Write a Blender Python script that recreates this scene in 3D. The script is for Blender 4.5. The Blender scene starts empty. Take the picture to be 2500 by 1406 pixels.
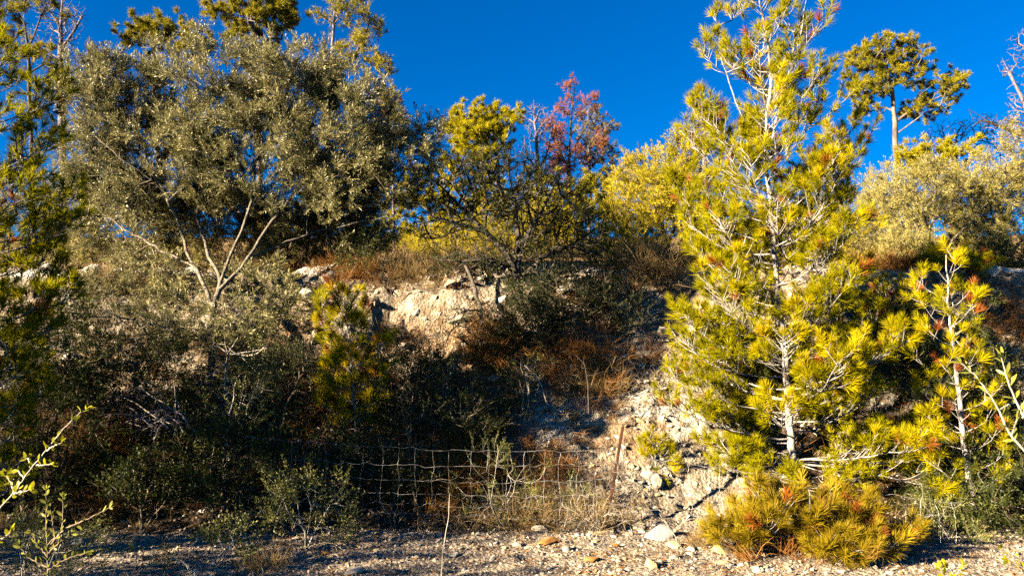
import bpy, bmesh, math, random
import numpy as np
from math import radians as R

# ------------------------------------------------------------------ camera, sky, sun, exposure
SC = bpy.context.scene
COL = SC.collection
EYE, PITCH, FPX = 1.6, R(7.0), 1819.0
cam_d = bpy.data.cameras.new('camera'); cam = bpy.data.objects.new('camera', cam_d); COL.objects.link(cam)
cam.location = (0, 0, EYE); cam.rotation_euler = (R(90) + PITCH, 0, 0)
cam_d.sensor_width = 36.0; cam_d.lens = FPX / 2500 * 36.0
cam_d.clip_start = 0.05; cam_d.clip_end = 3000
SC.camera = cam

SUN_EL, SUN_AZ = R(18), R(60)            # azimuth: to the left of "straight behind the camera"
sun_h = (-math.sin(SUN_AZ), -math.cos(SUN_AZ))
world = bpy.data.worlds.new('World'); SC.world = world; world.use_nodes = True
wn = world.node_tree.nodes; wl = world.node_tree.links; wn.clear()
sky = wn.new('ShaderNodeTexSky'); sky.sky_type = 'NISHITA'; sky.sun_disc = False
sky.sun_elevation = SUN_EL
sky.sun_rotation = math.atan2(sun_h[0], sun_h[1])
sky.altitude = 900; sky.air_density = 1.0; sky.dust_density = 0.0; sky.ozone_density = 3.0
gam = wn.new('ShaderNodeGamma'); gam.inputs[1].default_value = 0.95
hs = wn.new('ShaderNodeHueSaturation'); hs.inputs['Saturation'].default_value = 1.7; hs.inputs['Value'].default_value = 0.58; hs.inputs['Hue'].default_value = 0.515
bg = wn.new('ShaderNodeBackground'); bg.inputs[1].default_value = 0.05
wo = wn.new('ShaderNodeOutputWorld')
wl.new(sky.outputs[0], gam.inputs[0]); wl.new(gam.outputs[0], hs.inputs['Color']); wl.new(hs.outputs[0], bg.inputs[0]); wl.new(bg.outputs[0], wo.inputs[0])

sd = bpy.data.lights.new('sun', 'SUN'); sd.energy = 5.0; sd.angle = R(0.5); sd.color = (1.0, 0.85, 0.62)
so = bpy.data.objects.new('sun', sd); COL.objects.link(so)
from mathutils import Vector, Matrix
to_sun = Vector((sun_h[0] * math.cos(SUN_EL), sun_h[1] * math.cos(SUN_EL), math.sin(SUN_EL)))
so.rotation_euler = to_sun.to_track_quat('Z', 'Y').to_euler(); so.location = to_sun * 60
vs = SC.view_settings
vs.view_transform = 'Standard'; vs.look = 'None'; vs.exposure = 2.85; vs.gamma = 1.0; vs.use_curve_mapping = False
cy = SC.cycles
cy.max_bounces = 4; cy.diffuse_bounces = 0; cy.glossy_bounces = 1; cy.transmission_bounces = 2; cy.transparent_max_bounces = 4
cy.use_denoising = False
cy.caustics_reflective = False; cy.caustics_refractive = False

rng = np.random.default_rng(7)
A = np.array

# ------------------------------------------------------------------ helpers: noise, picture coordinates, ground height
def _h(ix, iy, s):
    n = (ix.astype(np.int64) * 374761393 + iy.astype(np.int64) * 668265263 + s * 974634777) & 0xFFFFFFFF
    n = ((n ^ (n >> 13)) * 1274126177) & 0xFFFFFFFF
    n = n ^ (n >> 16)
    return (n & 0xFFFF) / 65535.0
def vnoise(x, y, s=0):
    x = np.asarray(x, float); y = np.asarray(y, float)
    ix, iy = np.floor(x), np.floor(y); fx, fy = x - ix, y - iy
    fx = fx * fx * (3 - 2 * fx); fy = fy * fy * (3 - 2 * fy)
    a, b, c, d = _h(ix, iy, s), _h(ix + 1, iy, s), _h(ix, iy + 1, s), _h(ix + 1, iy + 1, s)
    return (a * (1 - fx) + b * fx) * (1 - fy) + (c * (1 - fx) + d * fx) * fy
def fbm(x, y, o=4, s=0):
    v, a, t = 0, 0.5, 0
    for k in range(o):
        v = v + a * (vnoise(x * 2 ** k, y * 2 ** k, s + k) - 0.5); a *= 0.55
    return v
def ss(a, b, x):
    t = np.clip((x - a) / (b - a), 0, 1); return t * t * (3 - 2 * t)
def hgt(x, y):
    x = np.asarray(x, float); y = np.asarray(y, float)
    toe = 8.35 + 0.35 * fbm(x * 0.6, x * 0 + 3.3, 3, 11) * 2 - 0.12 * np.clip(x - 2.5, 0, 3)
    u = (y - toe) / 3.2 + fbm(x * 0.8, y * 0.8, 3, 5) * 0.16
    z = np.interp(u, [-1, 0, .12, .45, .62, .78, .86, 1.0, 1.25], [0, 0, .16, 1.15, 1.75, 2.1, 2.75, 3.15, 3.3])
    back = np.clip(y - 11.8, 0, 400)
    z = z + np.where(back > 0, 0.21 * np.minimum(back, 33) + 0.02 * np.clip(back - 33, 0, 300), 0)
    onb = ss(-.05, .15, u) * (1 - ss(1.1, 1.5, u))
    rough = fbm(x * 3.1, y * 3.1, 5, 21)
    z = z + onb * (0.22 * ss(.6, .8, u) * np.abs(fbm(x * 2.1 + 3, y * 1.1, 3, 35)) * 2 + 0.26 * rough + 0.22 * np.abs(fbm(x * 5.3 + 7, y * 4.1, 4, 31)) + .10 * fbm(x * 11, y * 11, 3, 33))
    z = z + (1 - onb) * (0.05 * fbm(x * 1.3, y * 1.3, 4, 41) + 0.075 * fbm(x * 8, y * 8, 3, 51))
    z = z + ss(20, 60, np.abs(x)) * 6 * fbm(x * .02, y * .02, 2, 61)
    return z
CP, SP = math.cos(PITCH), math.sin(PITCH)
def P(px, py, Y):
    """the world point at depth Y that stands where (px, py) of the photograph is"""
    a, b = (px - 1250) / FPX, (703 - py) / FPX
    ry, rz = CP - SP * b, SP + CP * b
    t = Y / ry
    return A([a * t, Y, EYE + rz * t])
def G(px, Y):
    """ground point under picture column px at depth Y"""
    x = (px - 1250) / FPX * Y * 1.0
    return A([x, Y, float(hgt(x, Y))])
def ground_hit(px, py):
    """where the ray through a pixel meets the ground"""
    Ys = np.linspace(4.2, 14, 981)
    pts = np.stack([P(px, py, y) for y in Ys[::4]])
    below = pts[:, 2] <= hgt(pts[:, 0], pts[:, 1])
    i = int(np.argmax(below)) if below.any() else len(pts) - 1
    p = pts[i].copy(); p[2] = float(hgt(p[0], p[1])); return p
def unit(v):
    v = np.asarray(v, float); n = np.linalg.norm(v, axis=-1, keepdims=True); return v / np.maximum(n, 1e-9)

# ------------------------------------------------------------------ helpers: meshes
class Geo:
    def __init__(s): s.v, s.f, s.t, s.n = [], [], [], 0
    def add(s, v, f, t=0.5):
        v = np.asarray(v, float).reshape(-1, 3); f = np.asarray(f, int)
        s.v.append(v); s.f.append(f + s.n); s.n += len(v)
        s.t.append(np.broadcast_to(np.asarray(t, float), (len(v),)))
    def mesh(s, name, mat, smooth=False):
        me = bpy.data.meshes.new(name)
        if not s.v: return me
        V = np.concatenate(s.v).astype(np.float32); T = np.concatenate(s.t).astype(np.float32)
        tot = np.concatenate([np.full(len(f), f.shape[1], np.int32) for f in s.f]); L = np.concatenate([f.ravel() for f in s.f]).astype(np.int32)
        me.vertices.add(len(V)); me.vertices.foreach_set('co', V.ravel())
        me.loops.add(len(L)); me.loops.foreach_set('vertex_index', L)
        st = np.zeros(len(tot), np.int32); st[1:] = np.cumsum(tot)[:-1]
        me.polygons.add(len(tot)); me.polygons.foreach_set('loop_start', st); me.polygons.foreach_set('loop_total', tot)
        me.polygons.foreach_set('use_smooth', np.full(len(tot), smooth))
        at = me.attributes.new('tint', 'FLOAT', 'POINT'); at.data.foreach_set('value', T)
        me.update(calc_edges=True); me.materials.append(mat); return me
    def build(s, name, mat, parent=None, smooth=False):
        o = bpy.data.objects.new(name, s.mesh(name, mat, smooth)); COL.objects.link(o)
        if parent is not None: o.parent = parent
        return o
def link(name, me, parent=None):
    o = bpy.data.objects.new(name, me); COL.objects.link(o)
    if parent is not None: o.parent = parent
    return o
def tag(o, label=None, cat=None, group=None, kind=None):
    if label: o['label'] = label
    if cat: o['category'] = cat
    if group: o['group'] = group
    if kind: o['kind'] = kind
    return o
def thing(name, label, cat, loc=(0, 0, 0), group=None):
    o = bpy.data.objects.new(name, None); COL.objects.link(o); o.empty_display_size = .2
    return tag(o, label, cat, group)      # geometry of the parts is in world metres, so the Empty stays at the origin

def tube(g, pts, rad, k=5, t=0.5):
    pts = np.asarray(pts, float); n = len(pts)
    rad = np.broadcast_to(np.asarray(rad, float), (n,))
    d = unit(np.gradient(pts, axis=0))
    o = np.abs(pts[-1] - pts[0]); ref = np.zeros(3); ref[int(np.argmin(o))] = 1
    a = unit(np.cross(d, ref)); b = np.cross(d, a)
    th = np.arange(k) / k * 2 * np.pi
    ring = pts[:, None] + rad[:, None, None] * (np.cos(th)[None, :, None] * a[:, None] + np.sin(th)[None, :, None] * b[:, None])
    i = np.arange(n - 1)[:, None] * k; j = np.arange(k)[None]; j2 = (j + 1) % k
    f = np.stack([i + j, i + j2, i + k + j2, i + k + j], -1).reshape(-1, 4)
    g.add(ring.reshape(-1, 3), f, t)
def frames(dirs, spin):
    z = unit(dirs); ref = np.where(np.abs(z[:, 2:3]) > .9, A([[1., 0, 0]]), A([[0, 0, 1.]]))
    x = unit(np.cross(ref, z)); y = np.cross(z, x)
    c, s = np.cos(spin)[:, None], np.sin(spin)[:, None]
    x, y = x * c + y * s, -x * s + y * c
    return np.stack([x, y, z], -1)
def join_instances(g, temps, pos, dirs, scale, r, tint=None, spin=None):
    """write many turned, scaled copies of the templates into one mesh; temps = list of (verts, tris, tint)"""
    n = len(pos)
    if n == 0: return
    pos = np.asarray(pos, float)
    M = frames(np.asarray(dirs, float), r.uniform(0, 6.28, n) if spin is None else spin)
    scale = np.broadcast_to(np.asarray(scale, float), (n,)); tint = r.uniform(0, 1, n) if tint is None else tint
    which = r.integers(0, len(temps), n)
    for w, (tv, tf, tt) in enumerate(temps):
        m = np.where(which == w)[0]
        if not len(m): continue
        v = np.einsum('nij,vj->nvi', M[m], tv) * scale[m, None, None] + pos[m, None]
        f = tf[None] + (np.arange(len(m)) * len(tv))[:, None, None]
        t = tint[m, None] * 0.75 + tt[None] * 0.25
        g.add(v.reshape(-1, 3), f.reshape(-1, tf.shape[1]), t.ravel())

# ------------------------------------------------------------------ materials
def mat(name):
    m = bpy.data.materials.new(name); m.use_nodes = True
    nt = m.node_tree; nt.nodes.clear(); return m, nt.nodes, nt.links
def ramp(nd, stops):
    r = nd.new('ShaderNodeValToRGB'); e = r.color_ramp.elements
    while len(e) < len(stops): e.new(0.5)
    for i, (p, c) in enumerate(stops): e[i].position = p; e[i].color = (*c, 1)
    return r
def leaf_mat(name, stops, trans=0.35, rough=0.5, spec=0.3, obj_random=False, noise=0.0):
    m, nd, lk = mat(name)
    at = nd.new('ShaderNodeAttribute'); at.attribute_name = 'tint'
    fac = at.outputs['Fac']
    if obj_random:
        oi = nd.new('ShaderNodeObjectInfo'); mx = nd.new('ShaderNodeMath'); mx.operation = 'MULTIPLY_ADD'
        mx.inputs[1].default_value = 0.7; sc = nd.new('ShaderNodeMath'); sc.operation = 'MULTIPLY'; sc.inputs[1].default_value = 0.3
        lk.new(fac, sc.inputs[0]); lk.new(oi.outputs['Random'], mx.inputs[0]); lk.new(sc.outputs[0], mx.inputs[2]); fac = mx.outputs[0]
    if noise:
        ge = nd.new('ShaderNodeNewGeometry'); nz = nd.new('ShaderNodeTexNoise'); nz.inputs['Scale'].default_value = 1.1
        lk.new(ge.outputs['Position'], nz.inputs['Vector'])
        a = nd.new('ShaderNodeMath'); a.operation = 'MULTIPLY_ADD'; a.inputs[1].default_value = noise; a.inputs[2].default_value = -noise / 2
        b = nd.new('ShaderNodeMath'); b.operation = 'ADD'; b.use_clamp = True
        lk.new(nz.outputs['Fac'], a.inputs[0]); lk.new(a.outputs[0], b.inputs[0]); lk.new(fac, b.inputs[1]); fac = b.outputs[0]
    r = ramp(nd, stops); lk.new(fac, r.inputs[0])
    p = nd.new('ShaderNodeBsdfPrincipled'); p.inputs['Roughness'].default_value = rough; p.inputs['Specular IOR Level'].default_value = spec
    t = nd.new('ShaderNodeBsdfTranslucent'); mixs = nd.new('ShaderNodeMixShader'); mixs.inputs[0].default_value = trans
    out = nd.new('ShaderNodeOutputMaterial')
    lk.new(r.outputs[0], p.inputs['Base Color']); lk.new(r.outputs[0], t.inputs[0])
    lk.new(p.outputs[0], mixs.inputs[1]); lk.new(t.outputs[0], mixs.inputs[2]); lk.new(mixs.outputs[0], out.inputs[0])
    return m
def bark_mat(name, c0, c1, scale=30, bump=0.4):
    m, nd, lk = mat(name)
    ge = nd.new('ShaderNodeNewGeometry'); mp = nd.new('ShaderNodeMapping'); mp.inputs['Scale'].default_value = (1, 1, .35)
    nz = nd.new('ShaderNodeTexNoise'); nz.inputs['Scale'].default_value = scale; nz.inputs['Detail'].default_value = 5
    lk.new(ge.outputs['Position'], mp.inputs[0]); lk.new(mp.outputs[0], nz.inputs['Vector'])
    r = ramp(nd, [(.35, c0), (.65, c1)]); lk.new(nz.outputs['Fac'], r.inputs[0])
    bp = nd.new('ShaderNodeBump'); bp.inputs['Strength'].default_value = bump; bp.inputs['Distance'].default_value = .02; lk.new(nz.outputs['Fac'], bp.inputs['Height'])
    p = nd.new('ShaderNodeBsdfPrincipled'); p.inputs['Roughness'].default_value = .85; p.inputs['Specular IOR Level'].default_value = .2
    out = nd.new('ShaderNodeOutputMaterial')
    lk.new(r.outputs[0], p.inputs['Base Color']); lk.new(bp.outputs[0], p.inputs['Normal']); lk.new(p.outputs[0], out.inputs[0]); return m
def stone_mat(name, stops, scale=9):
    m, nd, lk = mat(name)
    ge = nd.new('ShaderNodeNewGeometry'); oi = nd.new('ShaderNodeObjectInfo'); at = nd.new('ShaderNodeAttribute'); at.attribute_name = 'tint'
    nz = nd.new('ShaderNodeTexNoise'); nz.inputs['Scale'].default_value = scale; nz.inputs['Detail'].default_value = 8; nz.inputs['Roughness'].default_value = .65
    lk.new(ge.outputs['Position'], nz.inputs['Vector'])
    a = nd.new('ShaderNodeMath'); a.operation = 'MULTIPLY_ADD'; a.inputs[1].default_value = .5; lk.new(at.outputs['Fac'], a.inputs[0])
    b = nd.new('ShaderNodeMath'); b.operation = 'MULTIPLY_ADD'; b.inputs[1].default_value = .5; lk.new(nz.outputs['Fac'], b.inputs[0])
    lk.new(b.outputs[0], a.inputs[2])
    c = nd.new('ShaderNodeMath'); c.operation = 'MULTIPLY_ADD'; c.inputs[1].default_value = .25; c.inputs[2].default_value = -.12; lk.new(oi.outputs['Random'], c.inputs[0]); lk.new(c.outputs[0], b.inputs[2])
    r = ramp(nd, stops); lk.new(a.outputs[0], r.inputs[0])
    bp = nd.new('ShaderNodeBump'); bp.inputs['Strength'].default_value = .5; bp.inputs['Distance'].default_value = .03; lk.new(nz.outputs['Fac'], bp.inputs['Height'])
    p = nd.new('ShaderNodeBsdfPrincipled'); p.inputs['Roughness'].default_value = .9; p.inputs['Specular IOR Level'].default_value = .2
    out = nd.new('ShaderNodeOutputMaterial')
    lk.new(r.outputs[0], p.inputs['Base Color']); lk.new(bp.outputs[0], p.inputs['Normal']); lk.new(p.outputs[0], out.inputs[0]); return m

M = {}
M['needle'] = leaf_mat('pine_needles', [(0, (.14, .14, .002)), (.35, (.29, .255, .002)), (.7, (.47, .36, .003)), (1, (.57, .41, .004))], .45, .6, .05, True)
M['needle_gold'] = leaf_mat('golden_pine_needles', [(0, (.11, .075, .004)), (.5, (.24, .165, .006)), (1, (.36, .255, .008))], .4, .5, .12, True)
M['needle_dead'] = leaf_mat('dead_pine_needles', [(0, (.18, .04, .005)), (1, (.32, .10, .010))], .35, .6, .2, True)
M['needle_far'] = leaf_mat('far_pine_needles', [(0, (.06, .065, .006)), (.45, (.19, .165, .008)), (1, (.40, .30, .010))], .35, .5, .12, False, .9)
M['needle_yellow'] = leaf_mat('yellow_pine_needles', [(0, (.16, .15, .004)), (.5, (.36, .30, .005)), (1, (.50, .38, .008))], .45, .5, .1, False, .5)
M['needle_red'] = leaf_mat('red_dying_needles', [(0, (.13, .055, .03)), (.5, (.33, .085, .035)), (1, (.34, .17, .03))], .3, .6, .2, False, .8)
M['needle_pale'] = leaf_mat('pale_dying_needles', [(0, (.10, .085, .05)), (.6, (.22, .17, .08)), (1, (.26, .20, .03))], .3, .6, .2, False, .6)
M['olive'] = leaf_mat('olive_leaves', [(0, (.05, .05, .018)), (.45, (.15, .135, .046)), (.8, (.27, .23, .085)), (1, (.38, .32, .13))], .25, .45, .3, False, .4)
M['olive_shrub'] = leaf_mat('pale_olive_leaves', [(0, (.11, .095, .02)), (.5, (.25, .205, .045)), (1, (.40, .33, .10))], .3, .5, .35, False, .4)
M['broom'] = leaf_mat('yellow_green_shrub_leaves', [(0, (.18, .15, .008)), (.5, (.36, .28, .012)), (1, (.50, .38, .03))], .4, .5, .15, False, .4)
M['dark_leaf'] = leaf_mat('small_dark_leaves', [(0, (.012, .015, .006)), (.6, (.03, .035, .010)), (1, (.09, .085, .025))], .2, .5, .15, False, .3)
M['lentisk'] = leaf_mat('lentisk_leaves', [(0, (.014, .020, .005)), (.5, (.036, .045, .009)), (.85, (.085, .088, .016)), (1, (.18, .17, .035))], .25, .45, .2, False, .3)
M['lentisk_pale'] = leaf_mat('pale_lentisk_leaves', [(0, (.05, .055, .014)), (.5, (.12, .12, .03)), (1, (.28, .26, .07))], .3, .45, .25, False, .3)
M['fore_leaf'] = leaf_mat('young_green_leaves', [(0, (.16, .17, .006)), (1, (.36, .31, .012))], .45, .4, .25, True)
M['fore_leaf_grey'] = leaf_mat('young_olive_leaves', [(0, (.15, .16, .02)), (1, (.30, .28, .045))], .4, .4, .3, True)
M['dry'] = leaf_mat('dry_bracken', [(0, (.08, .028, .007)), (.5, (.21, .085, .016)), (1, (.34, .18, .045))], .3, .7, .15, False, .4)
M['straw'] = leaf_mat('dry_straw', [(0, (.12, .07, .025)), (.5, (.22, .14, .05)), (1, (.34, .245, .11))], .3, .6, .2, False, .3)
M['bark_pale'] = bark_mat('pale_pine_bark', (.12, .10, .085), (.36, .325, .285), 40)
M['bark_olive'] = bark_mat('olive_bark', (.055, .045, .032), (.19, .155, .11), 36)
M['bark_dark'] = bark_mat('dark_bark', (.025, .02, .016), (.075, .06, .048), 30)
M['bark_grey'] = bark_mat('grey_dead_wood', (.07, .055, .058), (.17, .135, .145), 25)
M['bark_far'] = bark_mat('far_pine_bark', (.06, .05, .042), (.17, .14, .12), 8)
M['twig_brown'] = bark_mat('brown_twigs', (.09, .06, .035), (.24, .175, .11), 40)
M['twig_pale'] = bark_mat('pale_twigs', (.22, .185, .14), (.40, .345, .27), 40)
M['stone'] = stone_mat('limestone', [(.15, (.10, .075, .05)), (.4, (.26, .21, .15)), (.7, (.42, .355, .265)), (1, (.55, .49, .39))])
M['stone_orange'] = stone_mat('ochre_stone', [(.1, (.13, .06, .02)), (.45, (.28, .12, .03)), (.8, (.38, .21, .06))], 7)
M['stone_yellow'] = stone_mat('yellow_limestone', [(.1, (.26, .18, .08)), (.45, (.34, .25, .11)), (.8, (.44, .36, .19))], 7)
M['stone_grey'] = stone_mat('grey_limestone', [(.1, (.18, .17, .16)), (.5, (.20, .19, .17)), (.9, (.36, .34, .31))], 7)
M['rust'] = bark_mat('rusty_iron', (.015, .007, .005), (.06, .02, .007), 25)
M['cone'] = bark_mat('pine_cone_scales', (.03, .02, .014), (.10, .065, .04), 60)
def wire_mat():
    m, nd, lk = mat('galvanised_wire')
    p = nd.new('ShaderNodeBsdfPrincipled'); p.inputs['Base Color'].default_value = (.42, .41, .39, 1); p.inputs['Metallic'].default_value = .35; p.inputs['Roughness'].default_value = .5
    nz = nd.new('ShaderNodeTexNoise'); nz.inputs['Scale'].default_value = 14; r = ramp(nd, [(.4, (.16, .13, .10)), (.6, (.40, .38, .35))])
    ge = nd.new('ShaderNodeNewGeometry'); lk.new(ge.outputs['Position'], nz.inputs['Vector']); lk.new(nz.outputs['Fac'], r.inputs[0]); lk.new(r.outputs[0], p.inputs['Base Color'])
    out = nd.new('ShaderNodeOutputMaterial'); lk.new(p.outputs[0], out.inputs[0]); return m
M['wire'] = wire_mat()
def ground_mat():
    m, nd, lk = mat('earth_and_limestone')
    ge = nd.new('ShaderNodeNewGeometry'); at = nd.new('ShaderNodeAttribute'); at.attribute_name = 'tint'
    def noise(sc, det=6, ro=.6):
        n = nd.new('ShaderNodeTexNoise'); n.inputs['Scale'].default_value = sc; n.inputs['Detail'].default_value = det; n.inputs['Roughness'].default_value = ro
        lk.new(ge.outputs['Position'], n.inputs['Vector']); return n
    n1, n2, n3 = noise(1.1), noise(7), noise(55, 4)
    vo = nd.new('ShaderNodeTexVoronoi'); vo.inputs['Scale'].default_value = 26; lk.new(ge.outputs['Position'], vo.inputs['Vector'])
    def mixc(f, a, b, mode='MIX'):
        x = nd.new('ShaderNodeMix'); x.data_type = 'RGBA'; x.blend_type = mode
        if isinstance(f, float): x.inputs[0].default_value = f
        else: lk.new(f, x.inputs[0])
        for i, c in ((6, a), (7, b)):
            if isinstance(c, tuple): x.inputs[i].default_value = (*c, 1)
            else: lk.new(c, x.inputs[i])
        return x.outputs[2]
    rb = ramp(nd, [(.30, (.07, .048, .03)), (.48, (.20, .16, .11)), (.7, (.37, .32, .24))]); lk.new(n2.outputs['Fac'], rb.inputs[0])      # bank marl
    ro = ramp(nd, [(.47, (0, 0, 0)), (.62, (1, 1, 1))]); lk.new(n1.outputs['Fac'], ro.inputs[0])
    bank = mixc(ro.outputs[0], rb.outputs[0], mixc(.5, rb.outputs[0], (.20, .10, .035)))
    rg = ramp(nd, [(.32, (.06, .043, .03)), (.5, (.24, .185, .13)), (.68, (.48, .40, .30))]); lk.new(n3.outputs['Fac'], rg.inputs[0])
    grav = mixc(.5, rg.outputs[0], vo.outputs['Distance'], 'OVERLAY')
    pb = nd.new('ShaderNodeMapRange'); pb.inputs[1].default_value = .56; pb.inputs[2].default_value = .64; lk.new(at.outputs['Fac'], pb.inputs[0])
    rp = ramp(nd, [(.34, (.13, .10, .07)), (.44, (.44, .40, .33)), (.62, (.62, .585, .52))]); lk.new(n2.outputs['Fac'], rp.inputs[0])
    bank = mixc(pb.outputs[0], bank, rp.outputs[0])
    rl = ramp(nd, [(.3, (.06, .035, .014)), (.7, (.30, .19, .08))]); lk.new(n2.outputs['Fac'], rl.inputs[0])                             # litter on the plateau
    z1 = nd.new('ShaderNodeMapRange'); z1.inputs[1].default_value = .28; z1.inputs[2].default_value = .38; lk.new(at.outputs['Fac'], z1.inputs[0])
    z2 = nd.new('ShaderNodeMapRange'); z2.inputs[1].default_value = .72; z2.inputs[2].default_value = .85; lk.new(at.outputs['Fac'], z2.inputs[0])
    ah = nd.new('ShaderNodeAttribute'); ah.attribute_name = 'humus_shade'
    rh = ramp(nd, [(.3, (.012, .008, .005)), (.7, (.075, .045, .022))]); lk.new(n2.outputs['Fac'], rh.inputs[0])  # near-black litter colour, also painted in to deepen the bank's shade
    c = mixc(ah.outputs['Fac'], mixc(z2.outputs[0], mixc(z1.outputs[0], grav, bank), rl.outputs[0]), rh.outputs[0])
    ad = nd.new('ShaderNodeMath'); ad.operation = 'ADD'; lk.new(n3.outputs['Fac'], ad.inputs[0]); lk.new(n2.outputs['Fac'], ad.inputs[1])
    ad2 = nd.new('ShaderNodeMath'); ad2.operation = 'SUBTRACT'; lk.new(ad.outputs[0], ad2.inputs[0]); lk.new(vo.outputs['Distance'], ad2.inputs[1])
    bp = nd.new('ShaderNodeBump'); bp.inputs['Strength'].default_value = .9; bp.inputs['Distance'].default_value = .035; lk.new(ad2.outputs[0], bp.inputs['Height'])
    p = nd.new('ShaderNodeBsdfPrincipled'); p.inputs['Roughness'].default_value = .95; p.inputs['Specular IOR Level'].default_value = .15
    out = nd.new('ShaderNodeOutputMaterial'); lk.new(c, p.inputs['Base Color']); lk.new(bp.outputs[0], p.inputs['Normal']); lk.new(p.outputs[0], out.inputs[0]); return m
M['ground'] = ground_mat()

# ------------------------------------------------------------------ leaf templates (local +Z = growing direction)
def kite(g, base, d, side, L, W, t, fold=.25):
    d, side = unit(d), unit(side - np.dot(side, unit(d)) * unit(d)); nrm = np.cross(d, side)
    a = base; m = base + d * L * .5; e = base + d * L
    if fold is None: g.add([a + side * W * .12, base + d * L * .62 + side * W * .6 + nrm * W * .1, e], [[0, 1, 2]], t); g.v[-1][0] = a - side * W * .35; return
    g.add([a, m + side * W / 2 + nrm * W * fold, e, m - side * W / 2 + nrm * W * fold], [[0, 1, 2], [0, 2, 3]], t)
def as_temp(g):
    return (np.concatenate(g.v), np.concatenate(g.f), np.concatenate(g.t))
def spray_template(seed, length, pairs, L, W, ang=50, twig=.0022, fold=None):
    r = np.random.default_rng(seed); g = Geo()
    zz = np.linspace(.08, 1, pairs) * length; bend = r.uniform(-.25, .25, 2)
    def ax(z): return A([bend[0] * z * z / length, bend[1] * z * z / length, z])
    for i, z in enumerate(zz):
        ph = i * 1.57 + r.uniform(-.4, .4)
        for s in (0, math.pi):
            if r.random() < .08: continue
            a = R(ang + r.uniform(-18, 18)) * (1 - .35 * z / length); c = A([math.cos(ph + s), math.sin(ph + s), 0])
            d = c * math.sin(a) + A([0, 0, math.cos(a)])
            kite(g, ax(z) + c * twig, d, np.cross(d, c) + r.normal(0, .4, 3), L * r.uniform(.75, 1.15), W * r.uniform(.8, 1.15), r.uniform(0, 1), fold)
    kite(g, ax(length), A([bend[0], bend[1], 1.]), A([1., 0, 0]), L, W, r.uniform(0, 1))
    g.add([ax(0) + A([twig, 0, 0]), ax(0) - A([twig, 0, 0]), ax(length), ax(0) + A([0, twig, 0]), ax(0) - A([0, twig, 0])], [[0, 1, 2], [3, 4, 2]], .9)
    return as_temp(g)
def tuft_template(seed, n=64, L=.13, W=.0072, shoot=.10, a0=24, a1=62, one=False):
    """a brush of pine needles round the end of a shoot"""
    r = np.random.default_rng(seed); g = Geo(); V = []; F = []; T = []
    for i in range(n):
        u = r.random() ** .7; z = u * shoot; ph = i * 2.4 + r.uniform(-.3, .3)
        a = R(a1 + (a0 - a1) * u + r.normal(0, 9)) if i % 9 else R(r.uniform(5, 25))
        c = A([math.cos(ph), math.sin(ph), 0]); d = c * math.sin(a) + A([0, 0, math.cos(a)])
        s = unit(np.cross(d, r.normal(0, 1, 3))) * W * r.uniform(.7, 1.3) / 2; b = A([0, 0, z]); l = L * r.uniform(.75, 1.12)
        mid = b + d * l * .55; tip = b + unit(d + A([0, 0, r.uniform(-.25, .12)])) * l; t = r.uniform(0, 1)
        k = len(V)
        if one: V += [b - s * .9, b + s * .9, tip]; F += [[k, k + 1, k + 2]]; T += [t] * 3; continue
        V += [b - s * .6, b + s * .6, mid + s, mid - s, tip]; F += [[k, k + 1, k + 2], [k, k + 2, k + 3], [k + 3, k + 2, k + 4]]; T += [t] * 5
    return (A(V), A(F), A(T))
def far_template(seed, n=7, L=.15, W=.021, shoot=.13):
    r = np.random.default_rng(seed); V = []; F = []
    for i in range(n):
        a = R(r.uniform(20, 85)); ph = r.uniform(0, 6.28); d = A([math.cos(ph) * math.sin(a), math.sin(ph) * math.sin(a), math.cos(a)])
        s = unit(np.cross(d, r.normal(0, 1, 3))) * W / 2; b = A([0, 0, r.random() * shoot]); k = len(V); V += [b - s, b + s, b + d * L * r.uniform(.7, 1.2)]; F.append([k, k + 1, k + 2])
    return (A(V), A(F), r.uniform(0, 1, n).repeat(3))
def blade_template(seed, n, L, W, spread, droop):
    """a clump of thin curved dry stems"""
    r = np.random.default_rng(seed); V = []; F = []; T = []
    for i in range(n):
        ph = r.uniform(0, 6.28); a = abs(r.normal(0, spread)); d = A([math.cos(ph) * math.sin(a), math.sin(ph) * math.sin(a), math.cos(a)])
        p = A([*(r.normal(0, .12, 2) * L), 0]); s = unit(np.cross(d, r.normal(0, 1, 3))) * W / 2; l = L * r.uniform(.5, 1.15); t = r.uniform(0, 1); k = len(V)
        for j in range(3):
            w = (1, .8, 0)[j]; V += [p - s * w, p + s * w] if j < 2 else [p]; T += [t, t] if j < 2 else [t]
            d = unit(d + A([0, 0, -droop * r.uniform(.3, 1.2)]) + r.normal(0, .16, 3)); p = p + d * l / 2
        F += [[k, k + 1, k + 3], [k, k + 3, k + 2], [k + 2, k + 3, k + 4]]
    return (A(V), A(F), A(T))
T_OLIVE = [spray_template(s, .22, 10, .060, .016) for s in (1, 2, 3, 4)]
T_OSHRUB = [spray_template(s, .16, 9, .042, .012) for s in (5, 6, 7)]
T_LENT = [spray_template(s, .13, 5, .036, .018, 60, fold=f) for s, f in ((8, None), (9, None), (10, None))]
T_SMALL = [spray_template(s, .10, 6, .020, .010, 60) for s in (11, 12, 13)]
TUFT_SPEC = ((21, 60, .13, .09, 24, 62), (22, 48, .14, .07, 20, 50), (23, 74, .12, .16, 26, 66), (24, 56, .11, .12, 30, 75), (25, 40, .15, .06, 15, 45))
T_TUFT = [tuft_template(s, int(n * 1.7), L * .95, .0042, sh, a0, a1) for s, n, L, sh, a0, a1 in TUFT_SPEC]
T_FAR = [far_template(s) for s in (31, 32, 33, 34)]
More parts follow.
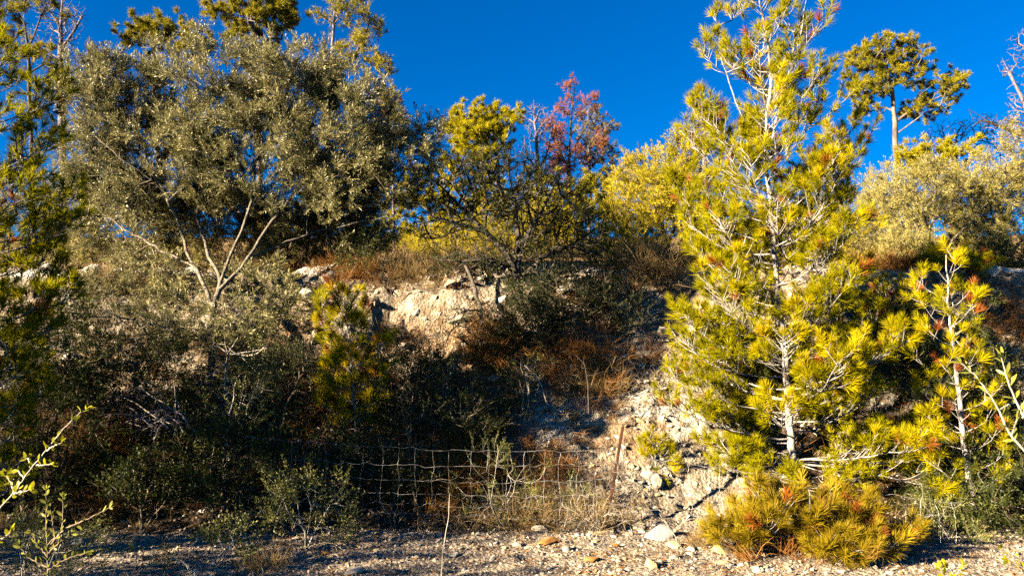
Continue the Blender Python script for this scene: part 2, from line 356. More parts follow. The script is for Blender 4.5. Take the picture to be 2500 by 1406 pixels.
T_GRASS = [blade_template(s, 14, .22, .004, .45, .25) for s in (41, 42, 43)]
T_DRY = [blade_template(s, 22, .34, .005, .8, .35) for s in (44, 45, 46)]

T_LENT2 = [spray_template(s, .13, 5, .034, .017, 60, fold=.25) for s in (8, 9, 10)]      # fuller leaves for the bushes close by
T_MASS = [tuft_template(s, n, L * .95, .0085, sh, a0, a1, True) for s, n, L, sh, a0, a1 in TUFT_SPEC]
# ------------------------------------------------------------------ growing a branch skeleton
class Skel:
    """nodes grown from limbs towards points in the crown; radii follow the number of tips carried"""
    def __init__(s, limbs, step=.2, r=None):
        s.p, s.par, s.pl = np.zeros((60000, 3)), np.full(60000, -1, int), np.zeros(60000); s.n = 0; s.step = step; s.tips = []; s.r = r or rng
        for li, pts in enumerate(limbs):
            pts = [A(q, float) for q in pts]
            if li == 0: cur = s._node(pts[0], -1)
            else: cur = int(np.argmin(((s.p[:s.n] - pts[0]) ** 2).sum(1)))
            q0 = s.p[cur]
            P_ = [q0] + pts[1:]
            for a, b in zip(P_[:-1], P_[1:]):
                m = max(1, int(np.linalg.norm(b - a) / step))
                for k in range(1, m + 1):
                    q = a + (b - a) * k / m + s.r.normal(0, .012, 3) * (k < m)
                    cur = s._node(q, cur)
        s.n_limb = s.n
    def _node(s, p, par):
        i = s.n; s.p[i] = p; s.par[i] = par
        s.pl[i] = 0 if par < 0 else s.pl[par] + np.linalg.norm(s.p[i] - s.p[par]); s.n += 1; return i
    def grow(s, att, bal=.25, curve=.35, jit=.02, first=0):
        att = np.asarray(att, float); base = s.p[first:s.n]
        d0 = np.sqrt(((att[:, None] - base[None, ::3]) ** 2).sum(-1)).min(1)
        for a in att[np.argsort(d0)]:
            d = np.sqrt(((s.p[first:s.n] - a) ** 2).sum(1)); j = int(np.argmin(d + bal * s.pl[first:s.n])) + first
            L = d[j - first]; p0 = s.p[j].copy(); pd = unit(p0 - s.p[s.par[j]]) if s.par[j] >= 0 else A([0, 0, 1.])
            m = max(1, int(L / s.step)); c = p0 + pd * L * curve; cur = j
            for k in range(1, m + 1):
                t = k / m; q = (1 - t) ** 2 * p0 + 2 * t * (1 - t) * c + t * t * a + s.r.normal(0, jit, 3) * (k < m)
                cur = s._node(q, cur)
            s.tips.append(cur)
    def radii(s, tip, base):
        n = s.n; cnt = np.zeros(n); ch = np.zeros(n, int)
        for i in range(n - 1, -1, -1):
            if ch[i] == 0: cnt[i] = 1
            if s.par[i] >= 0: cnt[s.par[i]] += cnt[i]; ch[s.par[i]] += 1
        e = math.log(max(cnt[0], 2)) / math.log(base / tip); s.cnt = cnt
        s.rad = tip * cnt ** (1 / e); return s.rad
    def chains(s):
        n = s.n; best = {}; 
        for i in range(1, n):
            p = s.par[i]
            if p not in best or s.rad[i] > s.rad[best[p]]: best[p] = i
        out = []
        for i in range(n):
            if i == 0 or best.get(s.par[i]) != i:
                c = [s.par[i]] if i else []; k = i
                while True:
                    c.append(k)
                    if k not in best: break
                    k = best[k]
                out.append(c)
        return out
    def dirs(s, idx):
        idx = np.asarray(idx); return unit(s.p[idx] - s.p[np.maximum(s.par[idx], 0)] + 1e-6)
def build_wood(sk, parent, mt, tip, base, th_branch, th_twig=0, max_branch=40, trunk='trunk'):
    """trunk, each thick limb its own part, the thin twigs one part"""
    sk.radii(tip, base); tw = Geo(); ntw = 0; nb = 0
    for ci, c in enumerate(sorted(sk.chains(), key=lambda c: -sk.rad[c[-1] if len(c) == 1 else c[1]])):
        pts = sk.p[c]; rad = sk.rad[c].copy()
        if ci: rad[0] = min(rad[0], rad[1] * 1.15) if len(c) > 1 else rad[0]
        if len(c) < 2: continue
        k = 8 if rad[1] > .03 else 5 if rad[1] > .01 else 3
        if ci == 0:
            g = Geo(); tube(g, pts, rad, 9); g.build(trunk, mt, parent, True)
        elif rad[1] > th_branch and nb < max_branch:
            g = Geo(); tube(g, pts, rad, k); g.build('branch', mt, parent, True); nb += 1
        else:
            tube(tw, pts, rad, k); ntw += 1
    if ntw: tag(tw.build('twigs', mt, parent, True), kind='stuff')
def blobs_points(blobs, n, r, shell=.5):
    """points spread in ellipsoids; blob = (centre, (rx, ry, rz))"""
    w = A([b[1][0] * b[1][1] * b[1][2] for b in blobs]) ** .75; which = r.choice(len(blobs), n, p=w / w.sum())
    d = unit(r.normal(0, 1, (n, 3))); rr = r.random(n) ** (1 / 3 * shell) * r.uniform(.85, 1.12, n)
    c = A([b[0] for b in blobs])[which]; s = A([b[1] for b in blobs])[which]
    return c + d * rr[:, None] * s
def PB(px, py, rx, ry, Y, rd=None):
    """picture blob -> world ellipsoid"""
    k = Y / FPX; rd = rd if rd is not None else (rx + ry) / 2 * k
    return (P(px, py, Y), (rx * k, rd, ry * k))

# ------------------------------------------------------------------ ground
def graded(fine0, fine1, df, far0, far1, grow=1.22):
    a = list(np.arange(fine0, fine1 + df / 2, df)); d = df
    while a[-1] < far1: d *= grow; a.append(a[-1] + d)
    b = []; d = df; v = fine0
    while v > far0: d *= grow; v -= d; b.append(v)
    return A(b[::-1] + a)
def build_ground():
    xs = graded(-7.2, 7.2, .045, -700, 700); ys = graded(5.0, 13.2, .04, -120, 900)
    X, Y = np.meshgrid(xs, ys); Z = hgt(X, Y)
    toe = 8.35 + 0.35 * fbm(X * 0.6, X * 0 + 3.3, 3, 11) * 2 - 0.12 * np.clip(X - 2.5, 0, 3)
    u = (Y - toe) / 3.2
    nz = fbm(X * 2.3, Y * 2.3, 4, 71) * .25
    tint = np.where(u < .5, np.clip(.3 + u * .8 + nz, 0, .6), np.clip(.6 + (u - 1.0) * 1.4 + nz * .6, .5, 1))
    g = Geo(); nx, ny = len(xs), len(ys); i = np.arange(ny - 1)[:, None] * nx; j = np.arange(nx - 1)[None]
    f = np.stack([i + j, i + j + 1, i + j + nx + 1, i + j + nx], -1).reshape(-1, 4)
    g.add(np.stack([X, Y, Z], -1).reshape(-1, 3), f, tint.ravel())
    hum_shade = ss(.75, -.2, X + .6 * fbm(X * .9, Y * .9, 3, 91)) * ss(-.12, .02, u) * ss(.62, .42, u + .3 * fbm(X * 1.3, Y * 1.3, 3, 92))  # mask of dark litter and painted shade on the lower bank
    hum_shade = np.maximum(hum_shade, ss(3.0, 3.6, X + .6 * fbm(X, Y, 3, 93)) * ss(-.1, .05, u) * ss(.6, .4, u))
    hum_shade = np.maximum(hum_shade, .8 * ss(.05, .2, fbm(X * .7 + 4, Y * .7, 4, 94)) * ss(.72, .6, u) * ss(0, .2, u) * np.maximum(ss(.6, .1, X), ss(2.6, 3, X)))
    o = g.build('ground', M['ground'], None, True); at = o.data.attributes.new('humus_shade', 'FLOAT', 'POINT'); at.data.foreach_set('value', np.clip(hum_shade, 0, 1).ravel().astype(np.float32)); o['kind'] = 'structure'
build_ground()

# ------------------------------------------------------------------ pines with separate branches and needle tufts
ME_TUFT = []
for i, (v, f, t) in enumerate(T_TUFT):
    for mk in ('needle', 'needle_dead', 'needle_gold'):
        g = Geo(); g.add(v, f, t); ME_TUFT.append((mk, g.mesh('needle_tuft', M[mk])))
def tuft_me(mk, r):
    c = [m for k, m in ME_TUFT if k == mk]; return c[r.integers(len(c))]
def interp_path(pts, z):
    pts = A(pts); zz = pts[:, 2]; o = np.argsort(zz)
    return A([np.interp(z, zz[o], pts[o, 0]), np.interp(z, zz[o], pts[o, 1]), z])
def pine(label, trunk_px, Y, sil, nb, r0, seed, n_tuft_parts=300, dead=.05, mk='needle', ts=1.0, twig_dens=1.0, rise=(.75, .05), lean=None, depth_k=.9, min_z=None,
         name='pine_tree', group=None, cones=0, ragged=.7, open_front=0, leaders=(), bark='bark_pale', in_view=True):
    r = np.random.default_rng(seed); top = thing(name, label, 'tree', group=group)
    trunks = [[P(px, py, Y + (dy[0] if dy else 0)) for px, py, *dy in trunk_px]]
    trunks[0].sort(key=lambda p: p[2])
    b = trunks[0][0]; gz = float(hgt(b[0], b[1]))
    if b[2] > gz - .1: trunks[0].insert(0, A([b[0] + .02, b[1], gz - .15]))
    for L in leaders: trunks.append([P(px, py, Y) for px, py in L])
    g = Geo()
    for k, t in enumerate(trunks):
        t = A(t); n = max(6, int(np.linalg.norm(t[-1] - t[0]) / .12)); s = np.linspace(0, 1, n)
        cum = np.r_[0, np.cumsum(np.linalg.norm(np.diff(t, axis=0), axis=1))]; cum /= cum[-1]
        q = np.stack([np.interp(s, cum, t[:, i]) for i in range(3)], -1) + r.normal(0, .006, (n, 3))
        rr = r0 * (1 - .86 * s ** 1.1) if k == 0 else r0 * .26 * (1 - .7 * s)
        tube(g, q, rr, 10)
    g.build('trunk', M[bark], top, True)
    S = A(sil, float); zs = A([P(0, py, Y)[2] for py in S[:, 0]]); o = np.argsort(zs); zs = zs[o]
    xl = A([P(px, py, Y)[0] for py, px in S[:, [0, 1]]])[o]; xr = A([P(px, py, Y)[0] for py, px in S[:, [0, 2]]])[o]
    z0, z1 = zs[0], zs[-1]; grid = np.linspace(z0, z1, 400); w = np.interp(grid, zs, xr - xl) ** .75; cw = np.cumsum(w) / w.sum()
    tips = []        # (pos, dir, branch index)
    branches = {}; conepts = []
    for i in range(nb):
        z = float(np.interp((i + r.random()) / nb, cw, grid)); f = (z - z0) / (z1 - z0)
        ph = i * 2.39996 + r.normal(0, .35); cph, sph = math.cos(ph), math.sin(ph)
        if open_front and sph < -.35 and f < .62:
            if r.random() < open_front: continue
        tk = trunks[r.integers(len(trunks))] if len(trunks) > 1 and z > trunks[1][0][2] + .1 else trunks[0]
        q = interp_path(tk, z)
        RX = (np.interp(z, zs, xr) - q[0]) if cph > 0 else (q[0] - np.interp(z, zs, xl)); RX = max(RX, .05)
        RD = depth_k * (np.interp(z, zs, xr) - np.interp(z, zs, xl)) / 2
        rad = RX * RD / math.sqrt((RD * cph) ** 2 + (RX * sph) ** 2 + 1e-9) * r.uniform(ragged, 1.0 + .35 * (.7 - ragged)) * (r.uniform(.5, 1) if r.random() < .25 else 1)
        zb = z - rad * (rise[1] + (rise[0] - rise[1]) * f) - .05; zb = min(zb, trunks[0][-1][2] - .06)
        zmin = float(hgt(q[0], q[1])) + .12 if min_z is None else min_z
        zb = max(zb, zmin); s0 = interp_path(tk if zb > tk[0][2] else trunks[0], zb)
        tip = A([q[0] + cph * rad, q[1] + sph * rad, z])
        gz = float(hgt(tip[0], tip[1])) + .05
        if tip[2] < gz: tip[2] = gz + .05
        mid = s0 + A([cph, sph, 0]) * rad * r.uniform(.5, .75) + A([0, 0, (z - zb) * r.uniform(.05, .35) - .04 * rad])
        n = max(4, int(rad / .12)); t = np.linspace(0, 1, n)[:, None]
        pth = (1 - t) ** 2 * s0 + 2 * t * (1 - t) * mid + t * t * tip + np.cumsum(r.normal(0, .009, (n, 3)), 0) * (t > 0)
        rb = min(.0035 + .006 * rad, .32 * r0); bg_ = Geo(); tube(bg_, pth, rb * (1 - .7 * t[:, 0]), 5)
        d_end = unit(pth[-1] - pth[-2] + A([0, 0, .02])); tips.append((pth[-1], d_end, i))
        nt = max(2, int((3 + rad * 8.5) * twig_dens))
        for k in range(nt):
            tt = r.uniform(.22, .97) ** .8 if rad > .35 else r.uniform(.1, .95)
            ii = min(n - 2, int(tt * (n - 1))); p0 = pth[ii] + (pth[ii + 1] - pth[ii]) * (tt * (n - 1) - ii); tg = unit(pth[ii + 1] - pth[ii])
            sp = r.uniform(0, 6.28); ax = unit(np.cross(tg, A([0, 0, 1.]))); bx = np.cross(ax, tg)
            sgn = 1 if k % 2 else -1
            side = ax * sgn * r.uniform(.6, 1) + bx * r.uniform(-.15, .75)
            L = (.13 + .30 * rad * (1 - .75 * tt)) * r.uniform(.6, 1.25); L = min(L, .55)
            d0 = unit(tg * r.uniform(.5, 1.0) + side); d1 = unit(d0 + A([0, 0, r.uniform(.25, .9)]))
            m = 4; u = np.linspace(0, 1, m)[:, None]; e = p0 + d0 * L * .5 + d1 * L * .5
            tw = (1 - u) ** 2 * p0 + 2 * u * (1 - u) * (p0 + d0 * L * .5) + u * u * e
            tube(bg_, tw, (.0042 + .003 * L) * (1 - .5 * u[:, 0]), 4); tips.append((tw[-1], unit(tw[-1] - tw[-2]), i))
            if L > .22:
                for _ in range(2 if L > .32 else 1):
                    v = r.uniform(.35, .75); p1 = p0 + (e - p0) * v; d2 = unit(d1 + r.normal(0, .6, 3) + A([0, 0, .2])); e2 = p1 + d2 * r.uniform(.08, .16)
                    tube(bg_, [p1, (p1 + e2) / 2 + r.normal(0, .006, 3), e2], [.0036, .003, .0025], 3); tips.append((e2, d2, i))
            if cones and r.random() < .012: conepts.append((p0, i))
        branches[i] = bg_.build('branch', M[bark], top, True)
    for k, (p0, i) in enumerate(conepts[:cones]):
        cone(branches[i], p0 + A([0, -.03, -.02]), r)
    pos = A([t[0] for t in tips]); dr = unit(A([t[1] for t in tips]) + A([0, 0, .15]) + r.normal(0, .15, (len(tips), 3)))
    # nearest and least hidden tufts become sub-parts of their branch, the rest one mass
    order = np.argsort(pos[:, 1] + .35 * r.random(len(pos)))
    vis = set(order[:n_tuft_parts].tolist())
    deadm = r.random(len(pos)) < dead
    up = Geo(); upd = Geo(); rest = [k for k in range(len(pos)) if k not in vis]
    for k in sorted(vis):
        m_ = 'needle_dead' if deadm[k] else mk
        o = link('needle_tuft', tuft_me(m_, r), branches[tips[k][2]])
        s = ts * r.uniform(.8, 1.2)
        o.matrix_local = Matrix.Translation(pos[k] - dr[k] * .05 * s) @ Matrix(frames(dr[k:k + 1], A([r.uniform(0, 6.28)]))[0].tolist()).to_4x4() @ Matrix.Scale(s, 4)
        if deadm[k]: o['label'] = 'dead orange needle tuft'
    if rest:
        ra = A([k for k in rest if not deadm[k]], int); rd = A([k for k in rest if deadm[k]], int)
        if len(ra): join_instances(up, T_MASS, pos[ra] - dr[ra] * .05 * ts, dr[ra], ts * r.uniform(.8, 1.2, len(ra)), r); tag(up.build('needle_mass', M[mk], top), kind='stuff')
        if len(rd): join_instances(upd, T_MASS, pos[rd] - dr[rd] * .05 * ts, dr[rd], ts * r.uniform(.8, 1.2, len(rd)), r); tag(upd.build('dead_needle_mass', M['needle_dead'], top), kind='stuff')
    return top
_cone_me = None
def cone(parent, p, r):
    global _cone_me
    if _cone_me is None:
        g = Geo(); zz = np.linspace(0, .075, 9); rr = [.006, .017, .022, .023, .021, .018, .014, .009, .003]
        tube(g, np.stack([0 * zz, 0 * zz, zz], -1), rr, 8)
        for a in range(6):
            for k in range(8):
                ph = k * .785 + a * .4; c = A([math.cos(ph), math.sin(ph), 0]); z = .008 + a * .01; q = np.interp(z, zz, rr)
                kite(g, c * q * .8 + A([0, 0, z]), c + A([0, 0, .5]), np.cross(c, A([0, 0, 1.])), .014, .012, .5)
        _cone_me = g.mesh('pine_cone', M['cone'], False)
    o = link('pine_cone', _cone_me, parent)
    o.matrix_local = Matrix.Translation(p) @ Matrix(frames(A([[r.normal(0, .5), r.normal(0, .5), -1.]]), A([0.]))[0].tolist()).to_4x4()

# the tall pine in the sun, right of the middle
pine('tall sunlit young pine with pale trunk and bright yellow green needle tufts behind the fence',
     [(1952, 1300), (1940, 1160), (1925, 1000), (1915, 850), (1903, 740), (1890, 620), (1880, 480), (1868, 400), (1872, 300), (1885, 180), (1862, 40), (1850, -30)], 9.0,
     [(-45, 1825, 1985), (10, 1790, 2000), (90, 1700, 2010), (150, 1690, 2015), (230, 1640, 2080), (300, 1625, 2150), (400, 1620, 2165), (520, 1600, 2160), (650, 1640, 2150), (760, 1600, 2170), (840, 1520, 2210),
      (930, 1560, 2210), (1020, 1650, 2190), (1100, 1690, 2290), (1180, 1720, 2320), (1260, 1800, 2200)], 140, .052, 101, 300, .03, ts=.92, cones=14, twig_dens=1.55, rise=(.95, .1), depth_k=.85,
     leaders=[[(1875, 400), (1905, 250), (1955, 90), (1968, 0)], [(1878, 430), (1800, 260), (1750, 110)]], open_front=.45)
# its golden neighbour at the foot
pine('low bushy golden pine sprawling at the foot of the tall sunlit pine', [(1975, 1340), (1980, 1270), (1975, 1200)], 7.25,
     [(1375, 1800, 2230), (1330, 1740, 2230), (1270, 1760, 2190), (1220, 1830, 2140), (1185, 1880, 2080)], 42, .03, 102, 290, .05, 'needle_gold', .9, 1.2, (.7, .1), depth_k=.75, name='pine_bush', ragged=.45,
     leaders=[[(1940, 1330), (1880, 1270), (1850, 1210)], [(2000, 1330), (2080, 1290), (2130, 1230)]])
# slim pine at the far right
pine('slender half bare young pine with orange dying tufts beside the dark green bush', [(2378, 1245), (2360, 1130), (2345, 1010), (2335, 900), (2320, 780), (2312, 690), (2310, 625)], 8.3,
     [(610, 2280, 2345), (680, 2230, 2410), (760, 2220, 2430), (850, 2230, 2440), (930, 2210, 2450), (1020, 2200, 2460), (1110, 2210, 2470), (1180, 2260, 2450)], 38, .038, 103, 220, .11, ts=.88, twig_dens=.55, rise=(.8, .45), depth_k=.8)
# left edge
pine('tall dark green pine cut by the left edge of the picture', [(-70, 1200), (-75, 900), (-85, 600), (-95, 300), (-100, 40), (-110, -300), (-118, -700)], 6.85,
     [(-720, -150, -80), (-600, -260, 40), (-400, -340, 110), (-200, -310, 70), (-60, -240, 0), (20, -220, 5), (100, -190, 60), (200, -260, 160), (330, -290, 205), (460, -320, 190), (600, -320, 215), (720, -320, 190), (840, -300, 130), (1000, -300, 110), (1100, -250, 80), (1200, -200, 60)], 165, .075, 104, 300, .02, ts=.85, twig_dens=1.5, rise=(.75, .1), depth_k=.75)
pine('small scrawny pine in deep shade on the bank below the olive tree', [(868, 1010), (862, 940), (855, 860), (845, 770), (850, 690)], 9.45,
     [(690, 810, 890), (750, 740, 950), (830, 780, 970), (900, 720, 970), (980, 760, 960), (1040, 780, 950)], 34, .022, 105, 200, .1, twig_dens=.9, rise=(.7, .3), depth_k=.6)
pine('tiny olive green pine seedling among stones between the rusty post and tall pine', [(1604, 1185), (1600, 1120), (1597, 1075)], 9.1,
     [(1060, 1580, 1615), (1100, 1562, 1635), (1140, 1560, 1650), (1175, 1565, 1655)], 13, .010, 106, 60, .0, ts=.75, twig_dens=.7, rise=(.7, .5), name='pine_seedling')
pine('small bright pine on the right crest with two orange tufts', [(2330, 735), (2325, 680), (2320, 610)], 11.2,
     [(605, 2290, 2345), (650, 2270, 2375), (700, 2250, 2410), (740, 2260, 2420)], 18, .02, 107, 90, .12, twig_dens=.9, rise=(.7, .3), name='pine_sapling')
pine('small pine sapling with yellow tips standing right of the tall pine on the bank', [(2170, 835), (2160, 760), (2165, 690)], 10.2,
     [(680, 2140, 2190), (740, 2100, 2240), (800, 2080, 2280), (850, 2110, 2270)], 22, .02, 108, 120, .1, twig_dens=.9, rise=(.7, .3), name='pine_sapling')

# ------------------------------------------------------------------ broadleaved trees and shrubs
def leafy(name, label, cat, limbs, blobs, n_att, n_spray, temps, leaf, bark, tip, base, seed, th_branch=9, lsc=1.0, step=.2, group=None, shell=.55, fol='crown', updir=.3, bal=.25, clumps=0, att_shell=None):
    r = np.random.default_rng(seed); top = thing(name, label, cat, group=group)
    sk = Skel(limbs, step, r)
    if clumps:                                              # foliage gathered in clumps with gaps between
        cc = blobs_points(blobs, clumps, r, shell); cr = r.uniform(.5, 1.2, clumps)
        att = cc[r.integers(0, clumps, n_att)] + r.normal(0, 1, (n_att, 3)) * clump_size(blobs) * cr[r.integers(0, clumps, n_att), None]
    else: att = blobs_points(blobs, n_att, r, shell)
    att[:, 2] = np.maximum(att[:, 2], hgt(att[:, 0], att[:, 1]) + .04)
    sk.grow(att, bal, first=min(sk.n - 1, max(0, int(sk.n_limb * .12))))
    build_wood(sk, top, M[bark], tip, base, th_branch)
    if n_spray:
        thin = np.where(sk.cnt[:sk.n] <= 4)[0]; thin = thin[thin >= sk.n_limb]
        if len(thin) == 0: thin = np.arange(sk.n)
        tipa = A(sk.tips); k1 = min(len(tipa), n_spray)
        idx = np.r_[tipa[:k1], thin[r.integers(0, len(thin), max(0, n_spray - k1))]]
        d = unit(sk.dirs(idx) + A([0, 0, updir]) + r.normal(0, .55, (len(idx), 3))); d[:k1] = unit(sk.dirs(idx[:k1]) + A([0, 0, updir]))
        g = Geo(); jitter = r.normal(0, .02, (len(idx), 3)); jitter[:k1] = 0
        join_instances(g, temps, sk.p[idx] + jitter, d, lsc * r.uniform(.75, 1.2, len(idx)), r)
        tag(g.build(fol, M[leaf], top), kind='stuff')
    return top
def clump_size(blobs):
    return float(np.mean([min(b[1]) for b in blobs])) * .27

# the big wild olive on the left
YO = 11.1
olive_limbs = [
    [P(508, 925, YO - 1.35), P(518, 850, YO - 1.25), P(509, 795, YO - 1.1), P(522, 750, YO - .9), P(500, 700, YO - .6), P(468, 640, YO - .3), P(440, 560, YO - .1), P(405, 470, YO - .2), P(350, 400, YO - .3), P(300, 330, YO - .3), P(270, 230, YO - .2)],
    [P(520, 750, YO - .9), P(538, 690, YO - .5), P(505, 610, YO - .1), P(480, 530, YO + .2), P(490, 440, YO + .1), P(500, 330, YO), P(520, 200, YO), P(560, 110, YO)],
    [P(535, 690, YO - .5), P(560, 630, YO - .35), P(590, 565, YO - .25), P(615, 490, YO - .3), P(620, 400, YO - .2), P(680, 290, YO - .1), P(720, 160, YO)],
    [P(530, 720, YO - .7), P(590, 655, YO - .45), P(620, 610, YO - .3), P(650, 560, YO - .2), P(720, 470, YO), P(800, 380, YO), P(860, 270, YO), P(880, 190, YO)],
    [P(600, 640, YO - .4), P(700, 590, YO), P(800, 560, YO + .3), P(900, 540, YO + .3), P(960, 470, YO + .4), P(1010, 370, YO + .4)],
    [P(480, 655, YO - .4), P(380, 600, YO), P(300, 560, YO + .5), P(230, 500, YO + .5)],
    [P(410, 470, YO - .2), P(370, 440, YO - .4), P(290, 385, YO - .6), P(230, 330, YO - .6)],
    [P(514, 770, YO - 1.0), P(580, 725, YO - 1.0), P(640, 725, YO - 1.0), P(700, 705, YO - 1.0)],
]
olive_blobs = [PB(300, 235, 110, 100, YO, .85), PB(530, 205, 150, 95, YO, .85), PB(715, 225, 140, 120, YO, .85), PB(860, 310, 90, 130, YO, .85), PB(390, 400, 200, 150, YO, .85), PB(650, 380, 240, 160, YO, .85),
               PB(860, 440, 140, 120, YO, .85), PB(1000, 380, 55, 90, YO, .4), PB(280, 520, 120, 110, YO + .8, .7), PB(520, 520, 200, 70, YO + 1.1, .6), PB(790, 535, 170, 75, YO + .8, .7), PB(250, 300, 70, 200, YO, .8), PB(620, 690, 160, 40, YO, .35), PB(330, 670, 140, 50, YO, .4), PB(660, 760, 120, 45, YO - .9, .25), PB(400, 750, 90, 45, YO - .8, .25), PB(560, 800, 90, 50, YO - 1.4, .2), PB(470, 830, 80, 50, YO - 1.5, .2), PB(930, 400, 60, 80, YO + .3, .6), PB(1020, 330, 40, 50, YO + .4, .3)]
leafy('olive_tree', 'big wild olive tree with a wide grey green crown and forked pale limbs', 'tree', olive_limbs, olive_blobs, 3400, 24000, T_OLIVE, 'olive', 'bark_olive', .0032, .046, 201, th_branch=.012, lsc=.88, step=.16, clumps=650, shell=.8, updir=.5)

# dark twisted tree on the crest in the middle
YC = 11.3
leafy('wild_almond_tree', 'dark twisted small tree with sparse leaves leaning over the middle of the bank', 'tree',
      [[P(1212, 800, YC - .4), P(1235, 740, YC - .2), P(1262, 690, YC), P(1245, 630, YC), P(1210, 590, YC), P(1170, 550, YC), P(1120, 500, YC), P(1070, 450, YC)],
       [P(1262, 690, YC), P(1270, 610, YC + .1), P(1260, 540, YC + .1), P(1250, 470, YC + .1), P(1240, 390, YC)],
       [P(1240, 650, YC), P(1190, 632, YC - .2), P(1130, 640, YC - .3), P(1155, 690, YC - .45), P(1175, 760, YC - .7), P(1180, 850, YC - .9)],
       [P(1262, 680, YC), P(1320, 630, YC), P(1390, 600, YC + .1), P(1450, 560, YC)],
       [P(1245, 630, YC), P(1310, 540, YC + .2), P(1350, 460, YC + .2)], [P(1190, 565, YC), P(1100, 540, YC - .2), P(1030, 520, YC - .2)]],
      [PB(1120, 450, 100, 80, YC, .7), PB(1230, 440, 110, 75, YC, .8), PB(1330, 500, 110, 90, YC, .8), PB(1430, 580, 85, 60, YC, .6), PB(1080, 550, 80, 60, YC, .5), PB(1250, 560, 130, 70, YC, .8), PB(1300, 640, 150, 45, YC, .6), PB(1140, 640, 90, 35, YC - .2, .4), PB(1180, 800, 110, 70, YC - 1.0, .3)],
      1400, 3300, T_SMALL, 'dark_leaf', 'bark_dark', .0075, .075, 202, th_branch=.016, lsc=1.5, step=.13)

# olive shrubs right of the tall pine
leafy('olive_shrub', 'broad pale olive shrub with gnarled bare branches between the tall pine and the right edge', 'shrub',
      [[G(2300, 12.6) - A([0, 0, .1]), P(2290, 640, 12.6), P(2240, 560, 12.6), P(2210, 490, 12.6)], [P(2290, 640, 12.6), P(2330, 580, 12.4), P(2380, 540, 12.3)], [P(2270, 610, 12.6), P(2200, 600, 12.4), P(2150, 560, 12.4)], [P(2300, 650, 12.5), P(2360, 610, 12.1), P(2410, 560, 12.1)]],
      [PB(2240, 480, 110, 90, 12.8, .9), PB(2180, 560, 90, 90, 12.8, .8), PB(2330, 560, 90, 100, 13.1, .9), PB(2300, 640, 150, 60, 12.4, .6)], 800, 4000, T_OSHRUB, 'olive_shrub', 'bark_olive', .004, .06, 203, th_branch=.02, lsc=1.08, clumps=70)
leafy('olive_shrub', 'tall pale olive shrub with dense crown cut by the right edge of the picture', 'shrub',
      [[G(2480, 13.2) - A([0, 0, .1]), P(2460, 600, 13.2), P(2440, 500, 13.2), P(2450, 420, 13.2)], [P(2460, 620, 13.2), P(2540, 520, 13.2), P(2560, 430, 13.2)]],
      [PB(2450, 430, 110, 75, 13.3, 1.0), PB(2400, 520, 110, 100, 13.3, 1.0), PB(2540, 480, 110, 130, 13.3, 1.0), PB(2470, 600, 130, 90, 13.1, .9)], 800, 4800, T_OSHRUB, 'olive_shrub', 'bark_olive', .004, .06, 204, th_branch=.02, lsc=1.08, clumps=80)
# bright shrub behind, left of the tall pine
leafy('buckthorn_shrub', 'tall dense yellow green shrub on the crest left of the tall pine', 'shrub',
      [[G(1640, 14.0) - A([0, 0, .1]), P(1630, 600, 14), P(1600, 500, 14), P(1600, 400, 14)], [P(1630, 620, 14), P(1540, 540, 14), P(1520, 490, 14)], [P(1630, 600, 14), P(1680, 480, 14), P(1670, 390, 14)]],
      [PB(1610, 420, 75, 60, 14, .8), PB(1580, 500, 90, 90, 14, .9), PB(1660, 480, 80, 120, 14, .9), PB(1550, 580, 70, 60, 14, .7), PB(1650, 590, 100, 60, 14, .8)], 700, 4400, T_OSHRUB, 'broom', 'twig_brown', .004, .05, 205, lsc=1.3, clumps=120)
# yellow pine scrub behind the dark tree
def far_pine(label, limbs, blobs, n_att, n_tuft, leaf, seed, base=.16, ts=1.0, bark='bark_far', name='pine_tree', clumps=60, updir=.5, tip=.008, group=None, th=.03, shell=.7, cat='tree'):
    return leafy(name, label, cat, limbs, blobs, int(n_att * 1.5), int(n_tuft * 3.6), T_FAR, leaf, bark, tip * .7, base * .38, seed, th_branch=th, lsc=ts * .74, step=.35, clumps=int(clumps * 2), updir=updir, group=group, shell=shell)
def col(px, Y, *pys):
    """trunk from the ground up under a picture column; pys = (px, py) points"""
    return [G(px, Y) - A([0, 0, .2])] + [P(a, b, Y) for a, b in pys]
far_pine('bright yellow young pine spreading low behind the dark twisted tree', [col(1090, 19.5, (1085, 600), (1080, 500), (1075, 400))],
         [PB(1050, 430, 60, 60, 19.5, .6), PB(1030, 520, 90, 80, 19.5, .8), PB(1150, 560, 90, 80, 19.5, .8), PB(1040, 600, 110, 50, 19.5, .8), PB(1110, 480, 60, 80, 19.5, .6), PB(980, 570, 60, 60, 19.5, .6), PB(1200, 500, 60, 60, 19.5, .6)], 420, 4600, 'needle_yellow', 301, .08, .8, 'bark_pale', clumps=90)
far_pine('narrow yellow young pine seen through the twigs right of the dark tree', [col(1360, 18.5, (1355, 560), (1350, 470))],
         [PB(1350, 510, 40, 60, 18.5, .5), PB(1370, 580, 60, 60, 18.5, .6), PB(1440, 600, 50, 60, 18.5, .5), PB(1300, 560, 50, 60, 18.5, .5), PB(1250, 600, 80, 35, 18.5, .5)], 200, 2000, 'needle_yellow', 302, .05, .75, 'bark_pale', clumps=40)
far_pine('bright yellow green domed pine on the skyline in the middle', [col(1190, 25, (1185, 470), (1175, 380), (1165, 290), (1160, 250))],
         [PB(1160, 290, 50, 45, 25, .9), PB(1150, 350, 60, 50, 25, 1), PB(1225, 300, 55, 38, 25, .9), PB(1180, 400, 60, 40, 25, 1), PB(1120, 300, 30, 30, 25, .5), PB(1200, 340, 60, 50, 25, .8)], 300, 3000, 'needle_yellow', 303, .2, 1.1, clumps=130, shell=.9)
